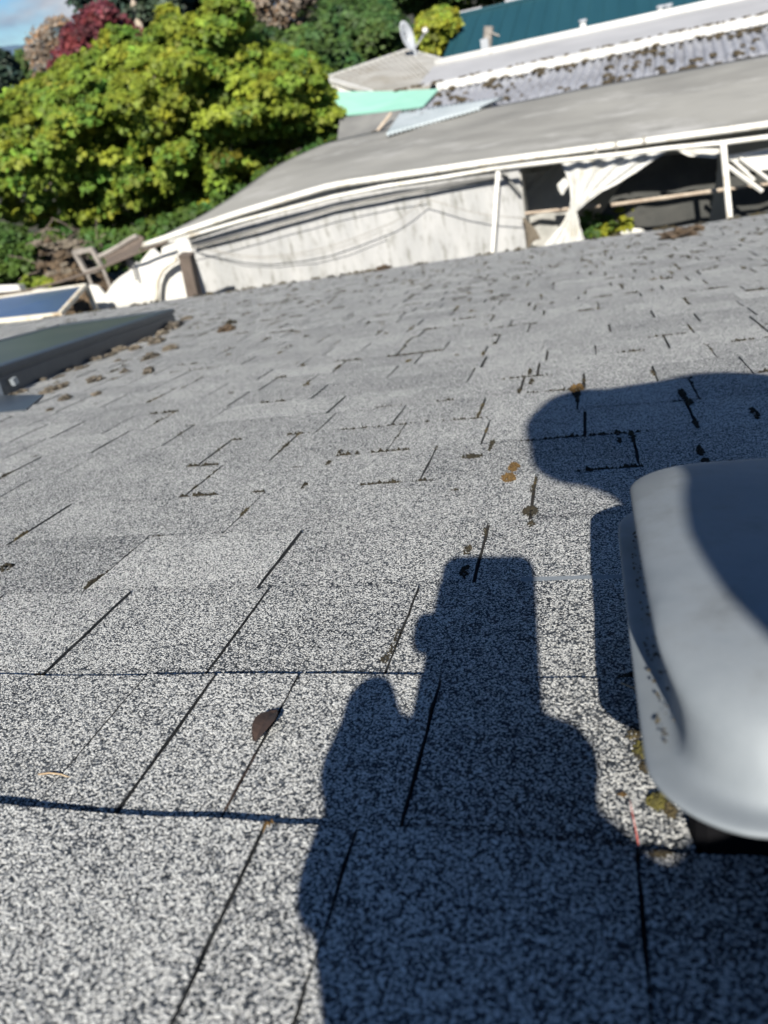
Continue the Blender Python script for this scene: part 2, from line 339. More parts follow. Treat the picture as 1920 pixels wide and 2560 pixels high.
# ================================================================== roof vent
def rrect(x0, x1, s0, s1, r, H, n=7, rn=None):
    """rounded rectangle in the roof frame; rn = corner radius at the near end"""
    rn = rn or r; P = []
    for cx, cs, rr, a0 in ((x0+rn, s0+rn, rn, math.pi), (x1-rn, s0+rn, rn, 1.5*math.pi), (x1-r, s1-r, r, 0), (x0+r, s1-r, r, .5*math.pi)):
        for i in range(n+1):
            a = a0+i/n*math.pi/2; P.append(W(cx+rr*math.cos(a), cs+rr*math.sin(a), H))
    return P
vent = thing('roof_vent', 'grey painted metal roof vent with a rounded cap, half shaded, at the right edge', 'roof vent', tuple(W(.18, .37, 0)))
vb = MB()
X1 = .335
vb.loft([rrect(.024, X1-.01, .232, .518, .04, .0775, rn=0.0333), rrect(.0135, X1, .2185, .530, .045, .0762, rn=0.0385), rrect(.012, X1, .217, .531, .045, .0775, rn=0.0392),
         rrect(.0122, X1, .2172, .530, .045, .0795, rn=0.0392), rrect(.0165, X1-.004, .2205, .526, .043, .0805, rn=0.0370), rrect(.0225, X1-.008, .2245, .521, .04, .0812, rn=0.0340),
         rrect(.0262, X1-.011, .2275, .518, .038, .0840, rn=0.0311), rrect(.0270, X1-.012, .2300, .516, .038, .0900, rn=0.0303), rrect(.0265, X1-.012, .2345, .515, .038, .0970, rn=0.0311),
         rrect(.0235, X1-.009, .2400, .512, .040, .1045, rn=0.0340), rrect(.0200, X1-.007, .2480, .508, .042, .1105, rn=0.0407), rrect(.0190, X1-.008, .2600, .502, .044, .1155, rn=0.0459), rrect(.0260, X1-.015, .2800, .494, .045, .1195, rn=0.0488),
         rrect(.042, X1-.03, .305, .480, .04, .1218, rn=0.0444), rrect(.07, X1-.06, .34, .45, .03, .1228, rn=0.0296), rrect(.12, X1-.11, .37, .42, .02, .1232, rn=0.0148)])
cap = vb.build('cap', M['vent'], vent, smooth=True)
sb_ = cap.modifiers.new('s', 'SUBSURF'); sb_.levels = 2; sb_.render_levels = 2
gr = random.Random(5); gm = MB()
for i in range(110):
    q = gr.random(); S_ = lerp(.26, .47, q); zz = gr.uniform(.0003, .0009); c = (.0215+gr.uniform(-.003, .004), S_, .0812+gr.uniform(0, .006))
    gm.add([W(c[0]+zz*math.cos(a), c[1]+zz*1.8*math.sin(a), c[2]) for a in (0, 1.2, 2.5, 3.8, 5.)]+[W(c[0], c[1], c[2]+zz)], [(i_, (i_+1) % 5, 5) for i_ in range(5)])
gmo = gm.build('grime', M['moss'], vent); gmo['kind'] = 'stuff'; gmo['label'] = 'dark grime specks in the groove of the vent lip'
nb = MB(); nb.loft([rrect(.034, X1-.035, .286, .485, .012, .0005, n=3), rrect(.034, X1-.035, .286, .485, .012, .088, n=3)], top=False); nb.build('neck', M['lens'], vent)  # neck coloured near black: the arm's shadow is painted in
fl = MB(); fl.hexa([W(-.063, .30, -.0095), W(.42, .30, -.0095), W(.42, .5620, -.0095), W(-.063, .5620, -.0095)][::-1], [W(-.063, .30, -.0075), W(.42, .30, -.0075), W(.42, .5620, -.0075), W(-.063, .5620, -.0075)][::-1])
fl.hexa([W(-.063, .5625, -.001), W(.42, .5625, -.001), W(.42, .5700, -.001), W(-.063, .5692, -.001)][::-1], [W(-.063, .5625, .0036), W(.42, .5625, .0036), W(.42, .5705, .0040), W(-.063, .5705, .0040)][::-1])
fl.build('flashing', M['vent'], vent)

# ================================================================== skylight
sk = [(-1.66, 1.88), (-1.99, 3.56), (-2.68, 3.60), (-2.42, 1.85)]
skt = thing('skylight', 'dark framed skylight with greenish glass set in the shingles at the left edge', 'skylight', tuple(W(-2.1, 2.7, 0)))
def inset(poly, d):
    P = [Vector(p) for p in poly]; c = sum(P, Vector((0, 0)))/4; return [p+(c-p).normalized()*d*1.414 for p in P]
def rng(poly, H): return [W(p[0], p[1], H) for p in poly]
fb = MB(); o1 = inset(sk, 0)
fb.loft([rng(inset(sk, .0), -.004), rng(inset(sk, .0), .055), rng(inset(sk, .006), .056), rng(inset(sk, .006), .064), rng(inset(sk, -.006), .066), rng(inset(sk, -.006), .084), rng(inset(sk, .006), .088), rng(inset(sk, .06), .090), rng(inset(sk, .068), .081)][::1], top=False)
fr_ = fb.build('frame', M['slate'], skt)
gb = MB(); gb.add(rng(inset(sk, .064), .083), [(0, 1, 2, 3)]); gb.build('glass', M['glass'], skt)
fb = MB(); fb.hexa(rng([(-1.36, 1.60), (-1.46, 1.80), (-1.72, 1.90), (-1.9, 1.62)], .002), rng([(-1.36, 1.60), (-1.46, 1.80), (-1.72, 1.90), (-1.9, 1.62)], .006)); fb.build('flashing', M['slate'], skt)
cb = MB(); cb.box(W(-1.652, 1.93, .035), .014, .02, .02); cb.build('clip', M['vent'], skt)

# ================================================================== loose bits on the roof
def clump(mb, X, S, rx, rs, h, n, size, r, mi=0):
    """granular cushion of small lumpy tetra-like tufts"""
    for _ in range(n):
        a = r.uniform(0, 6.283); q = math.sqrt(r.random()); x = X+math.cos(a)*q*rx; s = S+math.sin(a)*q*rs
        H = h*(1-q*q)*r.uniform(.5, 1)+.0008; z = size*r.uniform(.6, 1.5)
        c = Vector((x, s, H)); pts = []
        for i in range(5):
            b = i*1.2566+r.uniform(-.4, .4); pts.append((c.x+math.cos(b)*z, c.y+math.sin(b)*z, c.z-z*r.uniform(.1, .7)))
        apex = (c.x+r.uniform(-z, z)*.6, c.y+r.uniform(-z, z)*.6, c.z+z*r.uniform(.4, 1.1))
        mb.add([W(*p) for p in pts]+[W(*apex)], [(i, (i+1) % 5, 5) for i in range(5)], mi)
def lump(name, X, S, rx, rs, h, m, seed, parent=None, rot=0., sub=4):
    """one irregular solid clod"""
    bm = bmesh.new(); bmesh.ops.create_icosphere(bm, subdivisions=sub, radius=1)
    for v in bm.verts:
        k = 1+.5*noise.noise(v.co*1.7+Vector((seed, 0, 0)))+.42*noise.noise(v.co*5+Vector((0, seed, 0)))+.25*noise.noise(v.co*11+Vector((0, seed, 3)))
        x, y = v.co.x*k*rx, v.co.y*k*rs; x, y = x*math.cos(rot)-y*math.sin(rot), x*math.sin(rot)+y*math.cos(rot)
        v.co = W(X+x, S+y, max(v.co.z*k, -.25)*h+h*.2)
    me = bpy.data.meshes.new(name); bm.to_mesh(me); bm.free(); me.materials.append(m)
    o = bpy.data.objects.new(name, me); COL.objects.link(o); return o
r = random.Random(3)
mossA = MB()
def px(x, y): return RP(x*D_, y*D_)
# dark crumbs of moss lying in the gaps of the shingles (positions follow the gaps)
for (gx, k, isf) in SLOTX:
    s0, s1 = courses[k-1], courses[k]
    if s1 < .6 or s0 > 6.2 or gx < -7 or gx > 2.6: continue
    right = gx > -.35*s1*.5
    if r.random() < (.55 if right else .42):
        q = r.uniform(.25, 1.); n = r.choice((1, 1, 2, 3)); sz = min(.006+.0032*s1, .018)*r.uniform(.6, 1.25)
        for j in range(n):
            ss = s0+EXP*min(1, max(0, q+r.uniform(-.35, .25))); clump(mossA, gx+r.uniform(-.001, .003), ss, sz*.24, sz*r.uniform(.9, 2.4), sz*.25, 16 if s1 < 2.5 else 9, sz*.25, r, 0 if r.random() < .4 else 1)
        if r.random() < .5: clump(mossA, gx+r.uniform(-.02, .02), s1+.004, sz*r.uniform(.8, 2.), sz*.35, sz*.3, 14, sz*.3, r, 1)
# along the far eave and around the skylight
for _ in range(70):
    X = r.uniform(-5, 2.2); clump(mossA, X, EAVE-r.uniform(.0, .12), r.uniform(.02, .07), .02, r.uniform(.008, .02), 9, .014, r, r.choice((0, 1)))
for _ in range(190):
    S_ = r.uniform(1.5, 5.6); X_ = r.uniform(-1.65-.1*S_, -.1) if r.random() < .75 else r.uniform(-.4, .9); z_ = r.uniform(.004, .010)*(.6+.14*S_)
    clump(mossA, X_, S_, z_*r.uniform(.8, 2.2), z_*.8, z_*.5, 10, z_*.45, r, r.choice((0, 1)))
for k_ in range(24, 52):      # moss lines lying along the course edges
    for _ in range(3):
        x_ = r.uniform(-.45*courses[k_]-.3, .28*courses[k_]+.1); ln_ = r.uniform(.02, .07)
        for j in range(4): clump(mossA, x_+r.uniform(-ln_, ln_), courses[k_]+.003, ln_*.4, .0035+.0008*courses[k_], .003, 12, .0028+.0008*courses[k_], r, 1)
# hand placed ones from the photograph
for x, y, rx, rs, h, n, sz, mi in ((1380, 1480, 0, 0, 0, 0, 0, 0),):
    pass
def pm(x, y, rx, rs, h, n, sz, mi): X, S = px(x, y); clump(mossA, X, S, rx*(.4 if 1100 > y else .75), rs*.95, h, n, sz*(.6 if 1100 > y else .85), r, mi)
pm(1400, 1480, .030, .014, .006, 260, .0016, 1); pm(1360, 1482, .018, .005, .003, 90, .0014, 1); pm(1250, 1489, .016, .0016, .0012, 40, .0012, 1)
pm(1375, 1595, .010, .012, .004, 120, .0014, 0); pm(1383, 1632, .006, .010, .004, 110, .0014, 1); pm(1395, 1665, .005, .006, .004, 60, .0013, 0)
pm(1418, 1733, .006, .0045, .004, 80, .0013, 0); pm(1447, 1752, .004, .007, .004, 60, .0013, 0)
pm(1380, 1855, .006, .002, .0015, 30, .0010, 1); pm(1000, 1850, .03, .0015, .001, 60, .0008, 1); pm(1280, 1852, .02, .002, .0015, 60, .0009, 1)
pm(85, 1462, .009, .003, .002, 40, .0012, 1); pm(200, 1469, .006, .002, .002, 30, .0010, 1)
pm(150, 1772, .012, .0012, .001, 40, .0008, 1); pm(430, 1789, .010, .002, .002, 50, .0009, 1)
pm(410, 1283, .020, .003, .002, 60, .0016, 1); pm(520, 1283, .010, .003, .002, 40, .0016, 1); pm(790, 1286, .012, .003, .002, 40, .0014, 1)
pm(480, 1166, .010, .005, .003, 30, .002, 1); pm(1020, 989, .035, .008, .004, 60, .004, 1); pm(1062, 965, .007, .03, .004, 40, .004, 1)
pm(1150, 1060, .005, .018, .003, 40, .002, 1); pm(1146, 1107, .010, .012, .006, 70, .0022, 1); pm(1147, 1135, .005, .010, .003, 30, .002, 1)
pm(710, 1003, .008, .012, .004, 50, .0022, 1); pm(735, 978, .006, .016, .004, 30, .0022, 1); pm(658, 1050, .005, .010, .003, 30, .0022, 1); pm(640, 1012, .04, .003, .002, 70, .0016, 1)
pm(1245, 857, .02, .02, .006, 50, .004, 1); pm(1010, 1190, .005, .012, .003, 40, .0016, 1); pm(1005, 1235, .005, .014, .002, 30, .0016, 1)
pm(1475, 855, .012, .035, .006, 60, .004, 1); pm(1490, 875, .012, .02, .006, 50, .004, 1); pm(1335, 940, .012, .014, .005, 40, .003, 1); pm(1338, 955, .006, .016, .004, 40, .003, 1)
pm(1512, 975, .008, .02, .004, 50, .003, 1); pm(1525, 1000, .008, .014, .004, 50, .003, 1); pm(1630, 895, .010, .03, .005, 50, .003, 1); pm(985, 1062, .018, .005, .003, 50, .002, 1)
pm(500, 700, .05, .05, .02, 50, .012, 1); pm(1145, 805, .006, .02, .006, 40, .004, 1); pm(1148, 828, .010, .02, .006, 40, .004, 1)
pm(15, 1230, .012, .010, .006, 40, .002, 1); pm(850, 1395, .003, .02, .0015, 50, .001, 1); pm(860, 1370, .0025, .012, .0015, 30, .001, 1); pm(832, 1425, .004, .006, .0015, 30, .001, 1)
mo = mossA.build('moss', [M['moss'], M['mossdark']]); tag(mo, 'dark crumbs of dry moss caught in the gaps and along the edges of the shingles', 'moss', kind='stuff')
def mossclump(px_, rx, rs, h, n, sz, m, label, group=None, name='moss_clump', cat='moss clump'):
    X, S = px(*px_); mb = MB(); clump(mb, X, S, rx, rs, h, n, sz, r); o = mb.build(name, m); return tag(o, label, cat, group)
mossclump((585, 1800), .0075, .0045, .0065, 260, .0011, M['lichen'], 'orange brown moss cushion on the nearest shingle edge, left of the hand shadow')
mossclump((1340, 1857), .010, .003, .003, 160, .0009, M['lichen'], 'thin strip of rusty moss on the nearest shingle edge below the vent')
mossclump((1425, 1858), .011, .0035, .004, 200, .0010, M['moss'], 'pale and brown moss strip on the shingle edge right under the vent lip')
mossclump((1100, 1038), .009, .015, .007, 200, .0022, M['lichen'], 'rust coloured moss patch left of the vent shadow, larger of two')
mossclump((1110, 1010), .006, .016, .004, 100, .0018, M['lichen'], 'small rust coloured moss streak just above the larger rusty patch')
mossclump((1345, 1722), .0025, .0015, .0025, 40, .0006, M['lichen'], 'tiny orange lichen spot on lit shingles left of the vent')
mossclump((1247, 846), .012, .02, .012, 90, .003, M['lichen'], 'small tan moss tuft at the upper edge of the head shadow')
M['vmoss'] = mat('green_moss', (.035, .032, .008), (.10, .088, .018), rough=1, scale=220, bump=.001, bscale=800)
mossclump((1392, 1628), .0065, .010, .006, 240, .0012, M['vmoss'], 'olive moss cushion on the shingles just left of the vent lip, upper of two')
mossclump((1424, 1737), .0065, .0060, .005, 200, .0011, M['vmoss'], 'olive moss cushion at the lower left corner of the vent, lower of two')
# dead leaf, twigs, red stem
def leafobj():
    X, S = px(580, 1587); mb = MB(); pts = []
    oc, os_ = RP(604*D_, 1553*D_), RP(556*D_, 1618*D_)
    a = Vector((oc[0], oc[1])); b = Vector((os_[0], os_[1])); ax = b-a; pr = Vector((-ax.y, ax.x)).normalized()
    prof = (0, .0035, .0062, .0074, .0066, .0048, .002); vs = []
    for i, wd in enumerate(prof):
        t = i/(len(prof)-1); c = a+ax*t; bend = .004*math.sin(math.pi*t)+.0055
        for sgn, hh in ((-1, .0016), (0, 0), (1, .0022)): q = c+pr*wd*sgn; vs.append(W(q.x, q.y, bend+hh))
    fs = []
    for i in range(len(prof)-1):
        for j in range(2): fs.append((i*3+j, i*3+j+1, i*3+j+4, i*3+j+3))
    mb.add(vs, fs); o = mb.build('dead_leaf', M['leafdead']); so_ = o.modifiers.new('t', 'SOLIDIFY'); so_.thickness = .0006
    tag(o, 'dark brown dead leaf lying on sunlit shingles left of the hand shadow', 'leaf')
leafobj()
def twig(pts, rad, m, label, name='twig', H=.0025):
    mb = MB(); mb.tube([W(*px(*p[:2]), p[2] if len(p) > 2 else H) for p in pts], rad, 6, r2=rad*.5); tag(mb.build(name, m, smooth=True), label, 'twig')
twig([(85, 1677, .0015), (110, 1678, .003), (135, 1681, .003), (158, 1687, .002)], .0007, M['straw'], 'straw coloured bent twig on the shingles at the lower left')
twig([(1380, 1837, .003), (1374, 1815, .007), (1366, 1790, .012), (1362, 1770, .013)], .00035, M['redstem'], 'thin red stem standing on the shingle edge below the vent', 'red_stalk')
twig([(1340, 1487, .004), (1375, 1512, .008), (1400, 1530, .008)], .0006, M['straw'], 'dry grass blade lying in dark moss beside the vent lip', 'dry_grass')
twig([(560, 1612, .002), (552, 1632, .002), (545, 1660, .002), (520, 1690, .001), (480, 1765, .0008)], .0012, M['leafdead'], 'brown rotten stalk trailing below the dead leaf in a shingle gap', 'leaf_stalk')
twig([(700, 1826, .003), (800, 1832, .005), (900, 1838, .004), (1010, 1846, .0035)], .0004, M['straw'], 'long pale straw lying along the shaded shingle edge', 'straw')
# stones of dry debris beside the skylight
dbs = [((1440, 865), .03), ((1490, 830), .03), ((1380, 900), .05), ((1300, 950), .04), ((1240, 1020), .04), ((1180, 1000), .03), ((1080, 1070), .03), ((960, 1080), .035), ((880, 1120), .02),
       ((790, 1150), .022), ((740, 1160), .022), ((660, 1220), .02), ((590, 1220), .018), ((550, 1240), .016), ((480, 1290), .015), ((340, 1325), .02), ((180, 1410), .016), ((1200, 1140), .03), ((1360, 1075), .035),
       ((760, 1320), .03), ((450, 1390), .025), ((770, 1430), .016), ((520, 1465), .02), ((100, 1430), .012), ((940, 1165), .018), ((1000, 1250), .02), ((1190, 1250), .025), ((400, 1555), .012)]
for i, ((zx, zy), sz) in enumerate(dbs):
    x, y = zx*.31344, 540+zy*.31344; X, S = RP(x, y)
    o = lump('debris_clod', X, S, sz*.62, sz*(.95+.45*(i % 3)), sz*.48, M['debris'], i*3.7, rot=r.uniform(-.4, .4))
    tag(o, 'pale brown clod of dry moss and grit scattered on shingles beside the skylight', 'debris clod', 'dry clods beside the skylight')
for (x, y), rx, rs, h, lab in (((1470, 592), .10, .16, .035, 'large dark brown clod of moss near the eave below the torn curtain'), ((1500, 582), .05, .1, .03, 'small brown clod just behind the large dark clod near the eave'),
        ((835, 668), .06, .10, .03, 'dark moss lump on the eave in front of the white wall'), ((490, 715), .028, .05, .02, 'brown and tan moss lump on open shingles right of the skylight')):
    y2 = {592: 512, 582: 500, 668: 581, 715: 716}[y]; X, S = RP(x*D_, y2*D_)
    tag(lump('moss_lump', X, min(S, EAVE-.06), rx, rs, h, M['clod'], x), lab, 'moss lump')

# ================================================================== ground
tm = MB()
def gz(x, y):
    return -.25*max(0, min(1, (y-12)/15.))+ (0 if y < 60 else (y-60)*.0)
xs = [-400, -120, -60, -30, -15, -8, -4, 0, 4, 8, 15, 30, 60, 120, 400]; ys = [-60, -20, 0, 6, 9, 12, 15, 18, 22, 27, 35, 50, 80, 150, 300, 900]
vs = [(x, y, gz(x, y)) for y in ys for x in xs]; nx = len(xs)
tm.add(vs, [(j*nx+i, j*nx+i+1, (j+1)*nx+i+1, (j+1)*nx+i) for j in range(len(ys)-1) for i in range(nx-1)])
tag(tm.build('ground', M['soil']), 'bare brown and green soil under the buildings and trees', kind='structure')
def hills(name, Y, prof, m, depth, label):
    mb = MB(); rows = []
    P = [atY(x, y, Y) for x, y in prof]
    n = 60; L_ = []
    for i in range(n+1):
        t = i/n*(len(P)-1); a = int(min(t, len(P)-2)); p = lerp(P[a], P[a+1], t-a); L_.append(p)
    vs = []; K = 8
    for j in range(K+1):
        u = j/K
        for i, p in enumerate(L_):
            zz = p.z*math.sin(u*math.pi/2)**.8; zz += (p.z*.05)*noise.noise(Vector((i*.35, j*.8, Y)))*(1 if 0 < j else 0)
            vs.append((p.x*(1+.3*(u-1)*0), Y-depth*(1-u), zz-.3))
    fs = [(j*(n+1)+i, j*(n+1)+i+1, (j+1)*(n+1)+i+1, (j+1)*(n+1)+i) for j in range(K) for i in range(n)]
    mb.add(vs, fs); tag(mb.build(name, m, smooth=True), label, kind='structure')
hills('far_hill', 700, [(-900, 330), (-300, 190), (-60, 122), (40, 113), (110, 108), (190, 98), (300, 70), (420, 20), (600, -60), (900, -140), (1300, -210)], M['hazehill'], 250, 'distant forested hill coloured blue for haze at the far left')

# ================================================================== foliage
def leaf_mesh(name, C, Nn, size, tones, m, parent, lobes=True, rs=None, gap=.5):
    """C centres (n,3), Nn normals, size (n,), tones (n,3): one small lobed leaf polygon each"""
    n = len(C); rs = rs or np.random.RandomState(1)
    shape = np.array([(0, -.5), (.34, -.32), (.55, .05), (.22, .12), (0, .62), (-.22, .12), (-.55, .05), (-.34, -.32)]) if lobes else np.array([(0, -.5), (.4, -.1), (0, .55), (-.4, -.1)])
    k = len(shape); t = rs.normal(size=(n, 3)); u = np.cross(Nn, t); u /= np.linalg.norm(u, axis=1)[:, None]+1e-9; v = np.cross(Nn, u)
    bend = np.abs(shape[:, 0])*-.25
    P = C[:, None, :]+(u[:, None, :]*shape[None, :, 0, None]+v[:, None, :]*shape[None, :, 1, None]+Nn[:, None, :]*bend[None, :, None])*size[:, None, None]
    me = bpy.data.meshes.new(name); me.vertices.add(n*k); me.vertices.foreach_set('co', P.astype(np.float32).ravel())
    me.loops.add(n*k); me.loops.foreach_set('vertex_index', np.arange(n*k, dtype=np.int32)); me.polygons.add(n)
    me.polygons.foreach_set('loop_start', np.arange(0, n*k, k, dtype=np.int32)); me.polygons.foreach_set('loop_total', np.full(n, k, dtype=np.int32))
    me.update(calc_edges=True); at = me.color_attributes.new('tone', 'FLOAT_COLOR', 'POINT')
    tt = np.repeat(np.concatenate([tones, np.ones((n, 1))], 1), k, axis=0).astype(np.float32); at.data.foreach_set('color', tt.ravel())
    me.materials.append(m); o = bpy.data.objects.new(name, me); COL.objects.link(o)
    if parent is not None: o.parent = parent; o.location = -Vector(parent.location)
    return o
def clumps_to_leaves(cent, rad, outw, per, leaf, rs, droop=.5, var=.25, hue=.12):
    n = len(cent); idx = np.repeat(np.arange(n), per); m_ = len(idx)
    d = rs.normal(size=(m_, 3)); d /= np.linalg.norm(d, axis=1)[:, None]; q = rs.uniform(.45, 1, m_)**.5
    d[:, 2] = np.where(d[:, 2] < -.25, -d[:, 2]*.6, d[:, 2])*.85+.05
    C = cent[idx]+d*(rad[idx]*q)[:, None]*np.array([1, 1, .75])
    C[:, 2] -= droop*rad[idx]*(1-d[:, 2])*.25
    Nn = d*.6+outw[idx]*.35+np.array([0, -.25, .55])+rs.normal(size=(m_, 3))*.35; Nn /= np.linalg.norm(Nn, axis=1)[:, None]
    ct = 1+rs.normal(size=n)*var*.5; h = rs.normal(size=n)*hue
    T = np.stack([ct*(1+h), ct, ct*(1-h)], 1)[idx]*(1+rs.normal(size=(m_, 1))*var*.5); T = np.clip(T, .35, 1.8)
    return C, Nn, leaf*rs.uniform(.7, 1.3, m_), T
def inpoly(x, y, P):
    c = False; n = len(P)
    for i in range(n):
        x1, y1 = P[i]; x2, y2 = P[i-1]
        if (y1 > y) != (y2 > y) and x < (x2-x1)*(y-y1)/(y2-y1)+x1: c = not c
    return c
def dist_poly(x, y, P):
    b = 1e9
    for i in range(len(P)):
        a = Vector(P[i]); c = Vector(P[i-1]); d = c-a; t = max(0, min(1, ((Vector((x, y))-a).dot(d))/(d.length_squared+1e-9))); b = min(b, (Vector((x, y))-(a+d*t)).length)
    return b
def outline_crown(P, Y, T, n, rad, per, leaf, seed, back=.45, edge=150., droop=.5, var=.25, hue=.12, lobes=True, rough=.35):
    """crown volume whose cross-section at distance Y follows the outline P; T = half depth in metres"""
    rs = np.random.RandomState(seed); xs_ = [p[0] for p in P]; ys_ = [p[1] for p in P]; C = []; O = []; R = []
    while len(C) < n:
        x, y = rs.uniform(min(xs_), max(xs_)), rs.uniform(min(ys_), max(ys_))
        if not inpoly(x, y, P): continue
        e = min(1, dist_poly(x, y, P)/edge); dep = T*math.sqrt(1-(1-e)**2)
        s = -1 if rs.random_sample() > back else 1
        f = rs.uniform(.55, 1.) if s < 0 else rs.uniform(-.4, 1.)
        f += rough*(noise.noise(Vector((x*.017, y*.021, seed)))+.3*noise.noise(Vector((x*.05, y*.05, seed))))
        c = atY(x, y, Y+s*dep*f); C.append(c); ctr = Vector((c.x, Y, c.z)); R.append(rad*rs.uniform(.6, 1.35)*(0.55+.45*e))
        O.append((0, s*.8*e, .3))
    return clumps_to_leaves(np.array(C), np.array(R), np.array(O), per, leaf, rs, droop, var, hue)
def trunk(parent, base, top, r0, r1, limbs, seed, m=None, name='trunk'):
    mb = MB(); rr = random.Random(seed); base, top = Vector(base), Vector(top); pts = []
    for i in range(7):
        t = i/6; p = lerp(base, top, t); p += Vector((rr.uniform(-1, 1), rr.uniform(-1, 1), 0))*r0*.7*math.sin(t*3.14); pts.append(p)
    mb.tube(pts, r0, 9, r2=r1)
    for q in limbs:
        q = Vector(q); s = lerp(base, top, rr.uniform(.35, .85)); mid = lerp(s, q, .5)+Vector((0, 0, (q-s).length*.12))
        mb.tube([s, lerp(s, mid, .5), mid, lerp(mid, q, .6), q], r0*.42, 6, r2=r1*.3)
    return mb.build(name, m or M['bark'], parent, smooth=True)
z1 = lambda pts: [(x*.5787, y*.5787) for x, y in pts]
# --- the big maple
Ym = 15.5
mp_out = z1([(-160, 360), (0, 400), (120, 365), (230, 290), (330, 240), (430, 205), (455, 110), (540, 120), (610, 170), (670, 120), (690, 40), (760, 30), (840, 65), (880, 5), (960, -60), (1050, -20), (1085, 60), (1085, 160), (1180, 200), (1270, 210), (1350, 260), (1395, 310), (1400, 390), (1480, 430), (1510, 470), (1505, 560), (1440, 640), (1310, 625), (1230, 650), (1190, 760), (1130, 860), (1000, 960), (900, 980), (800, 1000), (690, 1020), (590, 1000), (480, 1000), (400, 1040), (340, 1010), (210, 985), (60, 960), (-160, 940)])
tree = thing('maple_tree', 'big bright yellow green maple in full leaf beyond the white walled greenhouse', 'tree', (-8.5, Ym, 0))
C, Nn, Sz, T = outline_crown(mp_out, Ym, 2.3, 1750, .29, 50, .10, 5, back=.22, edge=170, var=.34, hue=.13, rough=.75)
leaf_mesh('crown', C, Nn, Sz, T, M['maple'], tree)
mc = [atY(x, y, Ym+dy) for x, y, dy in ((150, 330, .5), (330, 180, 0), (520, 120, .6), (700, 260, 0), (600, 420, -.7), (300, 440, -.8), (120, 480, .3))]
trunk(tree, (atY(430, 600, Ym).x, Ym, -.1), atY(450, 250, Ym), .19, .05, mc, 4)
# hanging outlier twig at the right of the maple (over the mint panel)
# --- darker bush at the lower left
def bush(name, cat, label, P, Y, T, n, rad, per, leaf, seed, m, group=None, edge=60., lobes=False, tr=None, **k):
    xm = sum(p[0] for p in P)/len(P); c = atY(xm, P[0][1], Y); t = thing(name, label, cat, (c.x, Y, 0), group)
    C, Nn, Sz, Tn = outline_crown(P, Y, T, n, rad, per, leaf, seed, edge=edge, **k); leaf_mesh('crown', C, Nn, Sz, Tn, m, t, lobes)
    ym = max(p[1] for p in P); yt = min(p[1] for p in P); tp = atY(xm, (ym+2*yt)/3, Y)
    rr = random.Random(seed); lim = []
    for _ in range(4):
        a = P[rr.randrange(len(P))]; lim.append(atY((a[0]+xm)/2, (a[1]+(ym+yt)/2)/2, Y))
    trunk(t, (tp.x, Y, -.5), tp, tr or max(.05, (tp.z)*.02), .02, lim, seed); return t
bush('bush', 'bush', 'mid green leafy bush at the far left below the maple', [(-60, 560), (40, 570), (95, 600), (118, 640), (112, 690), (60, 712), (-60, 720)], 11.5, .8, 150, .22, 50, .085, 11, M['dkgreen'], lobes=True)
bush('bush', 'bush', 'small yellow green bush under the pallet frame beside the blue panes', [(60, 690), (110, 695), (150, 705), (140, 722), (60, 722)], 10.2, .3, 26, .12, 30, .06, 12, M['maple'], edge=20)
# --- trees farther away
bush('copper_beech', 'tree', 'dark red leaved tree behind the maple', [(150, 120), (165, 80), (180, 45), (230, 18), (262, 8), (300, 40), (330, 70), (375, 95), (380, 140), (300, 190), (180, 190), (125, 175)], 27, 2.0, 330, .42, 40, .15, 21, M['red'], var=.5)
bush('bare_tree', 'tree', 'thin brown leaved tree at the left of the dark red tree', [(72, 95), (80, 80), (110, 62), (145, 45), (175, 60), (170, 110), (150, 190), (90, 200), (78, 150)], 29, 1.2, 150, .45, 20, .12, 22, M['brown'], var=.4, edge=40)
bush('spruce', 'tree', 'small green spruce standing against the blue hill', [(52, 128), (64, 160), (84, 200), (96, 260), (10, 260), (28, 190), (40, 150)], 40, 1.5, 170, .5, 30, .22, 23, M['hillgreen'])
bush('conifer', 'tree', 'nearly black conifer at the far left edge of the view', [(-60, 120), (0, 130), (25, 165), (50, 200), (66, 245), (-60, 260)], 26, 1.5, 230, .5, 44, .2, 24, M['conif'])
# tall conifers behind (their crowns leave the frame)
bush('tall_conifer', 'tree', 'tall dark conifer with a bare leaning trunk behind the dark red tree', [(170, -140), (185, 12), (210, 20), (195, 40), (230, 60), (300, 60), (330, 120), (390, 130), (460, 60), (470, -140)], 36, 2.4, 520, .62, 44, .26, 25, M['conif'], var=.5)
tk = MB(); tk.tube([atY(326, -30, 33.3), atY(338, 30, 33.3), atY(352, 70, 33.3), atY(362, 110, 33.3)][::-1], .17, 8, r2=.13); 
tkt = thing('leaning_tree', 'bare pale brown trunk leaning in front of the tall dark conifer', 'tree trunk', tuple(atY(362, 110, 33.3)))
low = atY(372, 160, 33.3); tk2 = MB(); tk2.tube([Vector((low.x, low.y, -.3)), atY(362, 110, 33.3), atY(352, 70, 33.3), atY(338, 30, 33.3), atY(326, -40, 33.3), atY(320, -200, 33.3)], .2, 9, r2=.12)
tk2.build('trunk', M['pipebrown'], tkt, smooth=True)
bush('tall_conifer', 'tree', 'dark conifer rising behind the top of the maple', [(400, -140), (395, 60), (450, 130), (640, 130), (655, 60), (640, -140)], 40, 2.5, 430, .7, 44, .3, 26, M['conif'], var=.5)
bush('brown_shrub', 'tree', 'brown half bare tree behind the maple top, at the top centre', [(600, -60), (610, 60), (650, 95), (730, 90), (780, 50), (790, -60)], 34, 1.3, 240, .5, 22, .15, 27, M['brown'], var=.5)
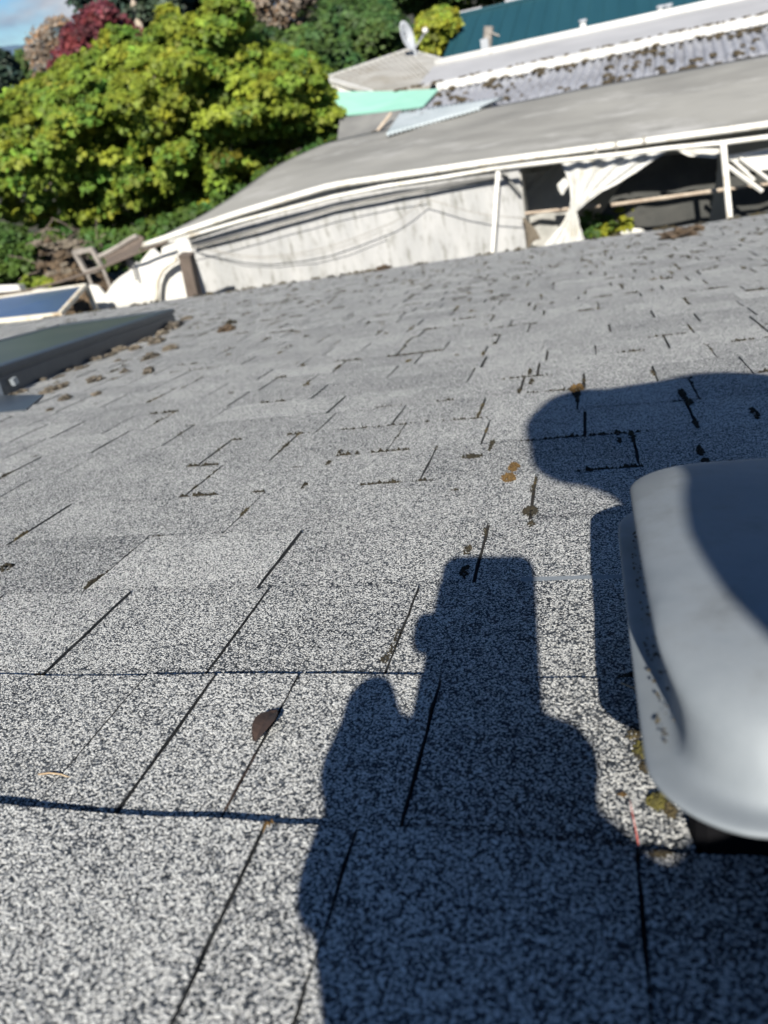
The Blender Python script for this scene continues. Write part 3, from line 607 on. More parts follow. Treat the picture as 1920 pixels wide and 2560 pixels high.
bush('added_dark_shrub', 'shrub', 'dark green undergrowth added to darken the gap between the maple and the greenhouse roof', [(60, 590), (180, 575), (350, 560), (560, 480), (700, 400), (850, 340), (850, 420), (560, 560), (300, 680), (60, 690)], 13.6, .6, 330, .26, 34, .10, 61, M['dkgreen'], edge=40)  # shrub mass added to supply the dark shade below the maple
hs_ = [([(620, 60), (700, 90), (800, 60), (860, 110), (900, 180), (860, 260), (560, 260), (560, 110)], 33, 'broad mid green tree on the slope beside the maple', 31),
       ([(760, 30), (820, 10), (900, 5), (960, 10), (1010, 60), (1000, 150), (860, 190), (770, 110)], 39, 'rounded green tree on the slope behind the satellite dish', 32),
       ([(740, -120), (760, 20), (860, 40), (960, 10), (1040, 20), (1100, -20), (1100, -140)], 50, 'dark green tree filling the top of the view left of the teal roof', 33),
       ([(940, -100), (950, 20), (1050, 40), (1150, 30), (1260, 5), (1300, -20), (1300, -120)], 56, 'green tree along the top edge directly above the teal roof corner', 34),
       ([(560, 100), (760, 100), (1060, 100), (1080, 200), (1060, 300), (560, 300)], 44, 'wide dark green tree behind the light roofed house', 35)]
for P, Y, lab, sd_ in hs_:
    bush('slope_tree', 'tree', lab, P, Y, 2.6, 460, .75, 50, .24, sd_, M['hillgreen'], group='trees on the slope beyond the roofs', var=.42, edge=80)
bush('yellow_tree', 'tree', 'yellow green tree right behind the satellite dish', [(1045, 60), (1060, 35), (1095, 20), (1130, 25), (1145, 50), (1135, 90), (1110, 130), (1100, 165), (1050, 170), (1035, 120)], 29, 1.3, 260, .33, 45, .14, 36, M['ygreen'], var=.45)
# distant house roofs peeping in at the top
# ================================================================== the large greenhouse
gh = thing('greenhouse', 'long white walled greenhouse with a dirty grey membrane roof beyond the eave', 'greenhouse', (-1, 10, 0))
GY = 9.9
def gut(x):                                   # height of the sagging gutter along x (at Y=9.9)
    P = [(-5.95, 2.17), (-4.4, 2.38), (-3.0, 2.52), (-1.0, 2.465), (.55, 2.40), (2.0, 2.345), (4.5, 2.30)]
    for (a, za), (b, zb) in zip(P, P[1:]):
        if x <= b: return lerp(za, zb, max(0, (x-a)/(b-a)))
    return P[-1][1]
def groof(x, y): return lerp(gut(x), 2.70-.012*abs(x), min(1, (y-GY)/2.6))
# membrane: rows from the gutter up, left rim following the photographed rake
def on_roof(x, y):                            # pixel ray meets the membrane surface
    rr = ray(x, y); lo_, hi_ = 9.0, 30.
    for _ in range(40):
        Y = (lo_+hi_)/2; p = CAM+rr*(Y/rr[1])
        if p[2] > (groof(p[0], Y) if Y > GY else gut(p[0])): lo_ = Y
        else: hi_ = Y
    return Vector(p)
mb = MB(); NU, NV = 70, 16; Y1 = 12.55
rake = [on_roof(*p) for p in ((385, 600), (500, 540), (560, 505), (625, 460), (690, 415), (760, 380), (810, 358), (880, 333), (967, 344))]
def rakex(y):
    P = sorted([(p.y, p.x) for p in rake[:8]])
    if y <= P[0][0]: return P[0][1]
    for (a, xa), (b, xb) in zip(P, P[1:]):
        if y <= b: return lerp(xa, xb, (y-a)/(b-a+1e-9))
    return P[-1][1]
vs = []
for j in range(NV+1):
    y = lerp(GY-.02, Y1, j/NV); xl = max(rakex(y), -5.95)
    for i in range(NU+1):
        x = lerp(xl, 5., (i/NU)); z = groof(x, y)+.012*noise.noise(Vector((x*1.2, y*1.5, 0)))+.03*math.exp(-((x+2.25-(y-10.5)*.12)/.12)**2)
        vs.append((x, y, z))
Q = len(vs); vs += [(a, b, c-.03) for a, b, c in vs]
ix = lambda i, j, s: s*Q+j*(NU+1)+i; fs = []
for j in range(NV):
    for i in range(NU): fs += [(ix(i, j, 0), ix(i+1, j, 0), ix(i+1, j+1, 0), ix(i, j+1, 0)), (ix(i, j+1, 1), ix(i+1, j+1, 1), ix(i+1, j, 1), ix(i, j, 1))]
for j in range(NV): fs += [(ix(0, j, 0), ix(0, j+1, 0), ix(0, j+1, 1), ix(0, j, 1)), (ix(NU, j+1, 0), ix(NU, j, 0), ix(NU, j, 1), ix(NU, j+1, 1))]
for i in range(NU): fs += [(ix(i, 0, 1), ix(i+1, 0, 1), ix(i+1, 0, 0), ix(i, 0, 0)), (ix(i, NV, 0), ix(i+1, NV, 0), ix(i+1, NV, 1), ix(i, NV, 1))]
mb.add(vs, fs); mb.build('roof', M['grf'], gh, smooth=True)
# gutter pipes along the eave: an upper one and a lower one
gp = [(x, GY-.03, gut(x)+.005) for x in np.linspace(-5.9, 5, 40)]
mb = MB(); mb.tube(gp, .040, 8); mb.build('eave_pipe', M['pipe'], gh, smooth=True)
low1 = [atY(x, y, GY-.06) for x, y in ((400, 612), (600, 553), (833, 492), (960, 466), (1100, 445), (1245, 420))]
mb = MB(); mb.tube(low1, .024, 8); mb.build('rail', M['pipe'], gh, smooth=True)
low2 = [atY(x, y, GY-.16) for x, y in ((1245, 421), (1400, 402), (1560, 385), (1660, 372), (1800, 358), (1960, 338), (2200, 310))]
mb = MB(); mb.tube(low2, .028, 8); mb.build('rail', M['pipe'], gh, smooth=True)
gap_shade = [atY(x, y, GY+.0) for x, y in ((480, 616), (660, 570), (833, 520), (1000, 486), (1250, 440))]  # dark tube added in place of the thin shadowed gap under the eave
mb = MB(); mb.tube(gap_shade, .02, 8); mb.build('rail', M['greywall'], gh, smooth=True)
# front wall
mb = MB(); xa, xb = atY(418, 640, 10.0).x, atY(1306, 520, 10.0).x; n = 40; vs = []
for j in range(9):
    for i in range(n+1):
        x = lerp(xa, xb, i/n); zt = min(gut(x)-.04, 2.5); z = lerp(-.1, zt, j/8)
        vs.append((x, 10.0+.012*noise.noise(Vector((x*3, z*1.2, 4))), z))
Q = len(vs); vs += [(a, b+.04, c) for a, b, c in vs]
ix = lambda i, j, s: s*Q+j*(n+1)+i; fs = []
for j in range(8):
    for i in range(n): fs += [(ix(i, j, 0), ix(i+1, j, 0), ix(i+1, j+1, 0), ix(i, j+1, 0)), (ix(i, j+1, 1), ix(i+1, j+1, 1), ix(i+1, j, 1), ix(i, j, 1))]
    fs += [(ix(0, j+1, 0), ix(0, j, 0), ix(0, j, 1), ix(0, j+1, 1))[::-1], (ix(n, j, 0), ix(n, j+1, 0), ix(n, j+1, 1), ix(n, j, 1))[::-1]]
mb.add(vs, fs); mb.build('wall', M['wallw'], gh)
# interior: back cloth and the white strips at upper right
mb = MB(); slab(mb, [(xb-.9, 12.4, -.1), (5, 12.4, -.1), (5, 12.4, 2.55), (xb-.9, 12.4, 2.55)], .03, 30, 10, lambda u, v, p: .10*noise.noise(Vector((p.x*1.6, p.z*1.1, 2))))
mb.build('shade_cloth', M['cloth'], gh, smooth=True)
mb = MB(); slab(mb, [(xb+.02, 10.05, -.1), (xb+.02, 12.35, -.1), (xb+.02, 12.35, 2.4), (xb+.02, 10.05, 2.3)], .03); mb.build('inner_wall', M['cloth'], gh)
mb = MB(); slab(mb, [atY(x, y, 9.97) for x, y in ((1860, 430), (2150, 400), (2150, 335), (1812, 390))], .02); mb.build('inner_panel', M['clean'], gh)
mb = MB(); slab(mb, [atY(x, y, 11.) for x, y in ((1258, 478), (1310, 486), (1372, 430), (1262, 440))][::1], .02, 4, 4, lambda u, v, p: .05*math.sin(u*5)); mb.build('inner_panel', M['clean'], gh)
for pts, rad, m_ in ((((1245, 428), (1231, 640)), .026, 'pipe'), (((1808, 360), (1828, 590)), .034, 'pipe')):
    mb = MB(); Yp = GY-.19; a = atY(*pts[0], Yp); b = atY(*pts[1], Yp); b = a+(b-a)*((a.z+.1)/(a.z-b.z)); mb.tube([a, b], rad, 10); mb.build('post', M[m_], gh, smooth=True)
mb = MB(); mb.tube([atY(1255, 430, 9.95), atY(1303, 487, 9.95)], .02, 6); mb.build('brace', M['greywall'], gh)
mb = MB(); mb.tube([atY(1772, 390, 12.), atY(1765, 600, 12.)], .04, 6); mb.build('inner_post', M['greywall'], gh)
for a_, b_, rd in (((1308, 534), (1500, 514), .02), ((1528, 512), (1822, 472), .022), ((1822, 472), (2000, 450), .018), ((1815, 412), (1905, 478), .026), ((1850, 395), (1930, 455), .02), ((1832, 400), (1885, 450), .02)):
    mb = MB(); yy = 10.1 if rd < .024 and a_[0] not in (1850, 1832) else 9.93; mb.tube([atY(*a_, yy), atY(*b_, yy)], rd, 6); mb.build('pole', M['pipebrown'] if yy == 10.1 else M['clean'], gh)
# bracket straps on the pipe
for x, y in ((1610, 352), (1540, 366), (1490, 376)):
    mb = MB(); p = atY(x, y, GY-.04); mb.tube([p+Vector((-.015, 0, 0)), p+Vector((.015, 0, 0))], .055, 10); mb.build('strap', M['wirem'], gh)
# torn white curtain
def sheet(name, rowsL, rowsR, Y, m, parent, nu=16, fold=.03, th=.012, seed=0, fr=9.):
    """cloth between a left and a right edge given in photo pixels (top to bottom)"""
    n = len(rowsL); NV = 24; vs = []
    def at_(R, v):
        t = v*(n-1); i = min(int(t), n-2); return (lerp(R[i][0], R[i+1][0], t-i), lerp(R[i][1], R[i+1][1], t-i))
    for j in range(NV+1):
        a = at_(rowsL, j/NV); b = at_(rowsR, j/NV)
        jit = 3.*noise.noise(Vector((j*.9, seed, 0)))
        for i in range(nu+1):
            u = i/nu; x, y = lerp(a[0], b[0], u), lerp(a[1], b[1], u)
            if i in (0, nu): x += jit
            vs.append(atY(x, y, Y+fold*math.sin(u*fr+seed)*(1-.3*j/NV)+fold*.8*noise.noise(Vector((u*5, j*.12, seed)))))
    Q = len(vs); vs += [v+Vector((0, th, 0)) for v in vs]; ix = lambda i, j, s: s*Q+j*(nu+1)+i; fs = []
    for j in range(NV):
        for i in range(nu): fs += [(ix(i, j, 0), ix(i+1, j, 0), ix(i+1, j+1, 0), ix(i, j+1, 0))[::-1], (ix(i, j, 1), ix(i+1, j, 1), ix(i+1, j+1, 1), ix(i, j+1, 1))]
        fs += [(ix(0, j, 0), ix(0, j+1, 0), ix(0, j+1, 1), ix(0, j, 1))[::-1], (ix(nu, j, 0), ix(nu, j+1, 0), ix(nu, j+1, 1), ix(nu, j, 1))]
    for i in range(nu): fs += [(ix(i, 0, 0), ix(i+1, 0, 0), ix(i+1, 0, 1), ix(i, 0, 1)), (ix(i, NV, 0), ix(i, NV, 1), ix(i+1, NV, 1), ix(i+1, NV, 0))]
    mb = MB(); mb.add(vs, fs); return mb.build(name, m, parent, smooth=True)
sheet('curtain', [(1402, 402), (1412, 430), (1422, 460), (1427, 495), (1424, 522), (1404, 562), (1372, 600), (1340, 640)], [(1668, 378), (1600, 425), (1540, 462), (1502, 480), (1442, 526), (1450, 566), (1463, 605), (1475, 650)], 9.86, M['curtain'], gh, nu=26, fr=30., fold=.022)
sheet('curtain', [(1405, 400), (1376, 420), (1340, 455), (1306, 486), (1302, 520), (1308, 560), (1318, 600)], [(1410, 402), (1424, 460), (1430, 500), (1424, 530), (1400, 570), (1380, 600), (1350, 640)], 10.9, M['cloth'], gh, nu=16)
sheet('rag', [(1409, 447), (1392, 462), (1396, 476), (1404, 487)], [(1412, 445), (1419, 452), (1421, 465), (1408, 488)], 9.8, M['clean'], gh, nu=4, fold=.01)
sheet('rag', [(1306, 545), (1312, 570), (1316, 600), (1318, 640)], [(1312, 545), (1340, 575), (1352, 598), (1326, 600)], 9.9, M['debris'], gh, nu=4, fold=.01)
sheet('rag', [(1690, 372), (1700, 380), (1720, 390)], [(1800, 372), (1798, 385), (1790, 396)], 9.95, M['clean'], gh, nu=8, fold=.02)
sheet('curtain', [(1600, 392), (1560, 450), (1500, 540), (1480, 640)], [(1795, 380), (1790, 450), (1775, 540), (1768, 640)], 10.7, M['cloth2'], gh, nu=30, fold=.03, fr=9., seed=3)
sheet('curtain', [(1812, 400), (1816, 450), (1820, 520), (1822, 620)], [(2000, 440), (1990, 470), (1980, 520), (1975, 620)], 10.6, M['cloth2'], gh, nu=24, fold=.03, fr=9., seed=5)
# plants and clutter inside
for (x, y, rr_, mk, lab, sd_) in ((1482, 560, .22, 'dkgreen', 'dark green potted plant behind the torn curtain', 51), (1497, 588, .16, 'ygreen', 'low bright green plant at the foot of the torn curtain', 52), (1558, 558, .15, 'ygreen', 'lime green leafed plant in the dark opening', 53)):
    rs = np.random.RandomState(sd_); p = atY(x, y, 10.6); t = thing('plant', lab, 'plant', (p.x, p.y, 0))
    Cn = np.array([[p.x, p.y, p.z]])+rs.normal(size=(14, 3))*rr_*.45
    C, Nn, Sz, T = clumps_to_leaves(Cn, np.full(14, rr_*.4), np.zeros((14, 3)), 9, .085, rs); leaf_mesh('leaves', C, Nn, Sz, T, M[mk], t)
    mb = MB(); mb.tube([(p.x, p.y, 0), (p.x+.02, p.y, p.z*.5), (p.x, p.y, p.z)], .02, 6); mb.build('stem', M['bark'], t)
p = atY(1580, 580, 10.4); mb = MB(); mb.loft([[Vector((p.x+.16*k*math.cos(a), p.y+.16*k*math.sin(a), zz)) for a in np.linspace(0, 6.283, 13)[:-1]] for k, zz in ((.7, 0), (.85, p.z*.5), (1., p.z-.01), (.93, p.z), (.9, p.z-.04))], top=True)
tag(mb.build('tub', M['white'], None), 'white tub standing beside the lime green plant inside the opening', 'tub')
# wires
def cable(pts, Y, rad, m, label, name='cable', n=8):
    mb = MB(); P = [atY(*p, Y if np.isscalar(Y) else Y[i]) for i, p in enumerate(pts)]; mb.tube(P, rad, 6); return tag(mb.build(name, m, smooth=True), label, 'cable')
cable([(470, 610), (520, 624), (600, 638), (660, 642), (740, 634), (820, 618), (900, 590), (985, 555), (1030, 525), (1065, 496), (1110, 510), (1170, 528), (1230, 540), (1308, 545)], 9.8, .0055, M['wirem'], 'thin sagging cable peaking on the white greenhouse wall')
cable([(480, 614), (600, 644), (680, 646), (780, 636), (860, 616), (960, 575)], 9.78, .004, M['wirem'], 'second thin cable hanging just under the sagging one')
cable([(460, 628), (600, 590), (720, 556), (833, 524), (960, 494), (1060, 478)], 9.75, .005, M['wirem'], 'straight thin cable running below the greenhouse rail')
cable([(-20, 740), (60, 728), (150, 705), (260, 668), (360, 626), (420, 604)], 8.6, .016, M['wood'], 'rusty brown line sloping down past the blue panes at the left')

# ================================================================== left: torn plastic lean-to, blue panes, post, pallet
pts = [(222, 712), (245, 716), (262, 738), (285, 705), (300, 692), (325, 676), (340, 655), (345, 662), (362, 640), (380, 618), (392, 632), (402, 640), (404, 620), (425, 612), (446, 600), (470, 598)]
lt = thing('plastic_lean_to', 'cream white torn plastic sheeting wall left of the dark wooden post', 'plastic sheeting', tuple(atY(330, 700, 8.8)))
lt.location.z = 0
mb = MB(); Yl = 8.8
top_ = [atY(x, y, Yl+.05*noise.noise(Vector((x*.02, 0, 0)))) for x, y in pts]; n = len(top_); vs = []
for j in range(7):
    for i, p in enumerate(top_): z = lerp(p.z, -.1, (j/6)**1.0); vs.append((p.x, p.y+.05*noise.noise(Vector((p.x*2.4, z*2, 1)))-.02*j/6, z))
Q = len(vs); vs += [(a, b+.03, c) for a, b, c in vs]; ix = lambda i, j, s: s*Q+j*n+i; fs = []
for j in range(6):
    for i in range(n-1): fs += [(ix(i, j, 0), ix(i+1, j, 0), ix(i+1, j+1, 0), ix(i, j+1, 0))[::-1], (ix(i, j, 1), ix(i+1, j, 1), ix(i+1, j+1, 1), ix(i, j+1, 1))]
for i in range(n-1): fs.append((ix(i, 0, 0), ix(i+1, 0, 0), ix(i+1, 0, 1), ix(i, 0, 1)))
mb.add(vs, fs); mb.build('sheet', M['clean'], lt)
mb = MB(); mb.tube([atY(x, y, 8.66) for x, y in ((440, 648), (420, 660), (402, 678), (393, 700), (391, 730), (394, 760))], .035, 8); mb.build('hose', M['cream'], lt, smooth=True)
mb = MB(); mb.tube([atY(x, y, 8.72) for x, y in ((330, 652), (337, 680), (342, 700))], .014, 6); mb.build('stick', M['greywall'], lt)
post = thing('wooden_post', 'dark weathered square wooden post against the white greenhouse wall', 'post', (atY(470, 700, 8.5).x, 8.5, 0))
a, b = atY(466, 638, 8.5), atY(488, 742, 8.5); d_ = (b-a); foot = a+d_*((a.z+.1)/(a.z-b.z)); mb = MB()
ax = (a-foot).normalized(); sx = Vector((1, 0, 0)); sx = (sx-ax*sx.dot(ax)).normalized(); sy = ax.cross(sx)
hw = .072; mb.hexa([foot+sx*hw*i+sy*hw*j for i, j in ((-1, -1), (1, -1), (1, 1), (-1, 1))], [a+sx*hw*i+sy*hw*j for i, j in ((-1, -1), (1, -1), (1, 1), (-1, 1))]); mb.build('timber', M['wood'], post)
mb = MB(); mb.hexa([a+sx*(hw+.008)*i+sy*(hw+.008)*j for i, j in ((-1, -1), (1, -1), (1, 1), (-1, 1))], [a+ax*.015+sx*(hw+.008)*i+sy*(hw+.008)*j for i, j in ((-1, -1), (1, -1), (1, 1), (-1, 1))]); mb.build('cap', M['wood'], post)
# blue cold-frame panes standing on a low frame
def pane(q, Y4, lab, fw=.022, yfoot=None):
    P = [atY(x, y, yy) for (x, y), yy in zip(q, Y4)]; c = sum(P, Vector())/4
    t = thing('glazed_frame', lab, 'glazed frame', (c.x, c.y, 0), 'blue glazed frames beyond the left of the eave')
    mb = MB(); nrm = (P[1]-P[0]).cross(P[3]-P[0]).normalized()
    if nrm.z < 0: nrm = -nrm
    mb.hexa([p-nrm*.02 for p in P], [p for p in P]); mb.build('pane', M['bluegl'], t)
    for i in range(4):
        a, b = P[i], P[(i+1) % 4]; mb = MB(); d = (b-a).normalized(); s = d.cross(nrm).normalized()*fw
        mb.hexa([a-s-nrm*.05, b-s-nrm*.05, b+s-nrm*.035, a+s-nrm*.035], [a-s+nrm*.012, b-s+nrm*.012, b+s+nrm*.012, a+s+nrm*.012]); mb.build('rail', M['cream'], t)
    for p in P:
        mb = MB(); mb.tube([(p.x, p.y, -.1), (p.x, p.y, p.z-.05)], .035, 6); mb.build('leg', M['cream'], t)
pane([(-60, 806), (148, 784), (213, 712), (-60, 752)], [7.3, 7.3, 8.3, 8.3], 'blue glazed frame with cream rails lying just beyond the eave, nearest of two')
pane([(-60, 772), (-5, 758), (20, 742), (-60, 748)], [8.5, 8.5, 9.1, 9.1], 'small blue glazed frame at the left edge behind the larger one')
# white plastic scraps behind
for q, Y, lab in (((( -40, 716), (45, 712), (52, 726), (-40, 734)), 9.3, 'flat white plastic sheet at the left edge behind the blue frames'), (((72, 722), (125, 724), (132, 732), (100, 738), ), 9.2, 'small white plastic scrap on top of the blue frame')):
    P = [atY(x, y, Y) for x, y in q]; mb = MB(); mb.hexa([p+Vector((0, .12, -.03)) for p in P], P); tag(mb.build('plastic_scrap', M['clean']), lab, 'plastic scrap')
    
# curved rusty sheet + pallet frame + terracotta clutter
sheet_l = [(342, 592), (300, 600), (262, 625), (244, 640)]
t = thing('curved_metal_sheet', 'dark curved metal sheet leaning at the left tip of the greenhouse roof', 'metal sheet', (atY(300, 640, 9.2).x, 9.2, 0))
mb = MB(); vs = []; U = [(345, 590), (325, 600), (300, 616), (275, 630), (250, 642)]; Lw = [(352, 622), (330, 640), (300, 655), (275, 660), (262, 668)]
for i in range(5):
    p, q = atY(*U[i], 9.45), atY(*Lw[i], 9.1); m_ = lerp(p, q, .5)+Vector((0, .12, .0)); vs += [p, m_, q, p+Vector((0, .03, .01)), m_+Vector((0, .03, .01)), q+Vector((0, .03, .01))]
fs = []
for i in range(4):
    for j in range(2): fs += [(i*6+j, i*6+j+1, i*6+j+7, i*6+j+6), (i*6+j+3, i*6+j+9, i*6+j+10, i*6+j+4)]
    fs += [(i*6, i*6+6, i*6+9, i*6+3), (i*6+2, i*6+5, i*6+11, i*6+8)]
mb.add(vs, fs); mb.build('sheet', M['wood'], t, smooth=False)
mb = MB(); mb.tube([v+Vector((0, -.02, .01)) for v in [atY(*u, 9.45) for u in U]], .03, 6); mb.build('edge', M['woodgrey'], t)
mb = MB(); mb.tube([(atY(320, 640, 9.3).x, 9.3, -.1), atY(315, 640, 9.3)], .03, 6); mb.build('leg', M['woodgrey'], t)
t = thing('timber_rack', 'grey wooden open frame tilted in front of the trees at the left', 'wooden frame', (atY(225, 660, 9.6).x, 9.6, 0))
for a_, b_ in (((186, 630), (218, 684)), ((228, 620), (256, 668)), ((184, 632), (232, 622)), ((214, 682), (258, 667))):
    mb = MB(); mb.tube([atY(*a_, 9.6), atY(*b_, 9.6)], .04, 4); mb.build('bar', M['woodgrey'], t)
for xx, yy in ((218, 684), (256, 668)):
    p = atY(xx, yy, 9.6); mb = MB(); mb.tube([(p.x, p.y, -.1), p], .03, 5); mb.build('leg', M['woodgrey'], t)
rr = random.Random(9)
for i in range(30):
    x, y = rr.uniform(95, 215), rr.uniform(600, 700); p = atY(x, y, 10.6+rr.uniform(-.3, .6)); s = rr.uniform(.03, .075)
    bm = bmesh.new(); bmesh.ops.create_icosphere(bm, subdivisions=2, radius=1)
    for v in bm.verts: k = 1+.7*noise.noise(v.co*1.9+Vector((i*5, 0, 0)))+.3*noise.noise(v.co*5); v.co = Vector((p.x+v.co.x*k*s*1.5, p.y+v.co.y*k*s, p.z+v.co.z*k*s*.7))
    me = bpy.data.meshes.new('rubble'); bm.to_mesh(me); bm.free(); me.materials.append(M['clod'] if i % 3 == 0 else M['debris'])
    o = bpy.data.objects.new('dry_clump', me); COL.objects.link(o); tag(o, 'brown dry clump on the compost heap below the maple', 'dry clump', 'dry clumps on the heap at the left')
hp = MB(); c = atY(150, 700, 11.2); vs = []; nn = 20
for j in range(9):
    for i in range(nn):
        a = i/nn*6.283; q = j/8; rad = 1.3*(1-q)+.02; z = (atY(150, 600, 11.2).z-.1)*math.sin(q*1.57)+.1*noise.noise(Vector((math.cos(a)*2, math.sin(a)*2, q*3))); vs.append((c.x+rad*math.cos(a)*1.15, 11.3+rad*math.sin(a)*.7, z))
hp.add(vs, [(j*nn+i, j*nn+(i+1) % nn, (j+1)*nn+(i+1) % nn, (j+1)*nn+i) for j in range(8) for i in range(nn)]+[tuple(8*nn+i for i in range(nn))]); tag(hp.build('compost_heap', M['clod'], smooth=True), 'dark brown heap of dry branches and compost below the maple at the left', 'compost heap')
br = MB()
for i in range(60):
    x, y = rr.uniform(90, 260), rr.uniform(575, 690); p = atY(x, y, 10.7+rr.uniform(-.3, .6)); d = Vector((rr.uniform(-1, 1), rr.uniform(-.6, .6), rr.uniform(-.2, .9)))*rr.uniform(.15, .4); br.tube([p, p+d*.5+Vector((0, 0, .03)), p+d], .009, 4)
tag(br.build('brushwood', M['bark']), 'tangle of thin dry branches on the heap below the maple', 'brushwood', kind='stuff')

# ================================================================== buildings beyond the greenhouse
def corr_roof(name, quad, m, parent, waves, amp, nv=6, th=.01):
    a, b, c, d = [Vector(p) for p in quad]; n = ((b-a).cross(d-a)).normalized(); 
    if n.z < 0: n = -n
    nu = waves*6; vs = []
    for j in range(nv+1):
        for i in range(nu+1):
            u, v = i/nu, j/nv; vs.append(lerp(lerp(a, b, u), lerp(d, c, u), v)+n*amp*math.cos(u*waves*2*math.pi))
    Q = len(vs); vs += [v-n*th for v in vs]; ix = lambda i, j, s: s*Q+j*(nu+1)+i; fs = []
    for j in range(nv):
        for i in range(nu): fs += [(ix(i, j, 0), ix(i+1, j, 0), ix(i+1, j+1, 0), ix(i, j+1, 0)), (ix(i, j+1, 1), ix(i+1, j+1, 1), ix(i+1, j, 1), ix(i, j, 1))]
    for i in range(nu): fs += [(ix(i, 0, 1), ix(i+1, 0, 1), ix(i+1, 0, 0), ix(i, 0, 0)), (ix(i, nv, 0), ix(i+1, nv, 0), ix(i+1, nv, 1), ix(i, nv, 1))]
    mb = MB(); mb.add(vs, fs); return mb.build(name, m, parent, smooth=True)
sh = thing('long_shed', 'long shed with mossy corrugated strip, white beam and pale smooth roof behind the greenhouse', 'shed', (0, 15, 0))
YA, YB = 12.75, 14.6
La, Lb = atY(1020, 285, YA), atY(1092, 228, YB)
def zA(x): return 4.4-YA*2/14.62-.02
def zB(x): return 4.4-YB*2/18.3
corr_roof('corrugated_roof', [(atY(1005, 330, YA).x, YA, zA(0)-.02), (6.5, YA, zA(0)-.02), (6.5, YB, zB(0)), (atY(1092, 228, YB).x, YB, zB(0))], M['corr'], sh, 66, .028)
corr_roof('light_panel', [on_roof(*p)+Vector((0, 0, .045)) for p in ((967, 346), (1200, 280), (1262, 252), (1008, 284))], M['corrlight'], sh, 22, .016)
# white beam at the head of the corrugated strip
mb = MB(); xl = atY(1092, 222, YB).x
mb.hexa([(xl, YB-.02, zB(0)+.00), (6.6, YB-.02, zB(0)+.00), (6.6, YB+.16, zB(0)+.00), (xl, YB+.16, zB(0)+.00)], [(xl, YB-.02, zB(0)+.12), (6.6, YB-.02, zB(0)+.12), (6.6, YB+.16, zB(0)+.125), (xl, YB+.16, zB(0)+.125)]); mb.build('beam', M['white'], sh)
YC = 16.6; zC = 4.4-YC*.0835
mb = MB(); slab(mb, [(xl-.35, YB+.165, zB(0)+.127), (6.7, YB+.165, zB(0)+.127), (6.7, YC, zC), (atY(1085, 170, YC).x, YC, zC)], .03); mb.build('pale_roof', M['pale'], sh)
mb = MB(); xr = atY(1088, 168, YC).x; mb.tube([(xr, YC+.05, zC+.03), (7, YC+.05, zC+.03)], .075, 10); mb.build('ridge_cap', M['white'], sh, smooth=True)
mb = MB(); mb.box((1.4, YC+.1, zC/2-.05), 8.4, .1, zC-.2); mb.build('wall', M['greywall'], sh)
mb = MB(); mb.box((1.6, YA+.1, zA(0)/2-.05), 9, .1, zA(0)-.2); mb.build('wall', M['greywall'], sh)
# moss on the corrugated strip
r2 = random.Random(21); mb = MB()
def mossblob(mb, c, sx, sy, sz, rr):
    bmv = []; k = 8
    c = Vector(c); ring = [(math.cos(i/k*6.283), math.sin(i/k*6.283)) for i in range(k)]
    r1 = [Vector((a*sx*rr.uniform(.7, 1.3), b*sy*rr.uniform(.7, 1.3), -.01)) for a, b in ring]; r2_ = [Vector((p.x*.6, p.y*.6, sz*rr.uniform(.6, 1.2))) for p in r1]
    vs = [c+p for p in r1]+[c+p for p in r2_]; mb.add(vs, [(i, (i+1) % k, k+(i+1) % k, k+i) for i in range(k)]+[tuple(k+i for i in range(k))])
for i in range(270):
    x = r2.uniform(-2.6, 5.5); v = r2.random(); dens = .55+.45*noise.noise(Vector((x*1.3, v*3, 7)))
    if r2.random() > dens+(.35 if v > .85 or (v < .2 and x > -.3) else 0): continue
    y = lerp(YA, YB, v); z = lerp(zA(0)-.02, zB(0), v)+.02; s = r2.uniform(.025, .085)*(1.2 if v > .8 else 1)
    mossblob(mb, (x, y, z), s, s*1.3, s*.35, r2)
for i in range(110):
    x = r2.uniform(-3, 5.5); y = YA-.12+r2.uniform(-.1, .1); mossblob(mb, (x, y, zA(0)+.0), r2.uniform(.03, .10), .06, .03, r2) if r2.random() < .25+.75*(x > -1.6) else None
for i in range(130):
    x = r2.uniform(-3, 5.5); mossblob(mb, (x, YB+.10+r2.uniform(-.06, .1), zB(0)+.125), r2.uniform(.02, .07), .03, .02, r2)
M['rmoss'] = mat('roof_moss', (.022, .018, .011), (.075, .056, .03), rough=1, scale=14, bump=.01, bscale=50)
mo = mb.build('moss', M['rmoss'], sh); mo['kind'] = 'stuff'; mo['label'] = 'brown moss dotting the corrugated strip and the white beam'
# little flues on the ridge
for x, y0_, y1_, rd in ((1457, 95, 55, .055), (1650, 45, 20, .05), (1670, 50, 16, .06)):
    a = atY(x, y0_, YC+.35); b = atY(x, y1_, YC+.35); t = thing('flue_pipe', {1457: 'white flue pipe standing alone on the white ridge, left one', 1650: 'thin white flue pipe beside the grey capped one on the ridge', 1670: 'grey capped flue pipe on the white ridge, rightmost'}[x], 'flue pipe', (a.x, a.y, a.z-.2))
    mb = MB(); mb.tube([Vector((a.x, a.y, a.z-.2)), b], rd, 10); mb.build('pipe', M['white'] if x != 1670 else M['dish'], t, smooth=True)
    mb = MB(); mb.tube([b, b+Vector((0, 0, .04))], rd*1.35, 10); mb.build('cap', M['dish'], t)
a = atY(1508, 70, YC+.4); t = thing('ridge_vent', 'low white ridge vent between the flue pipes', 'ridge vent', (a.x, a.y, a.z-.2)); mb = MB(); mb.box((a.x, a.y, a.z-.08), .22, .2, .22); mb.build('box', M['white'], t); mb = MB(); mb.box((a.x, a.y, a.z+.05), .30, .26, .04); mb.build('cap', M['pipe'], t)
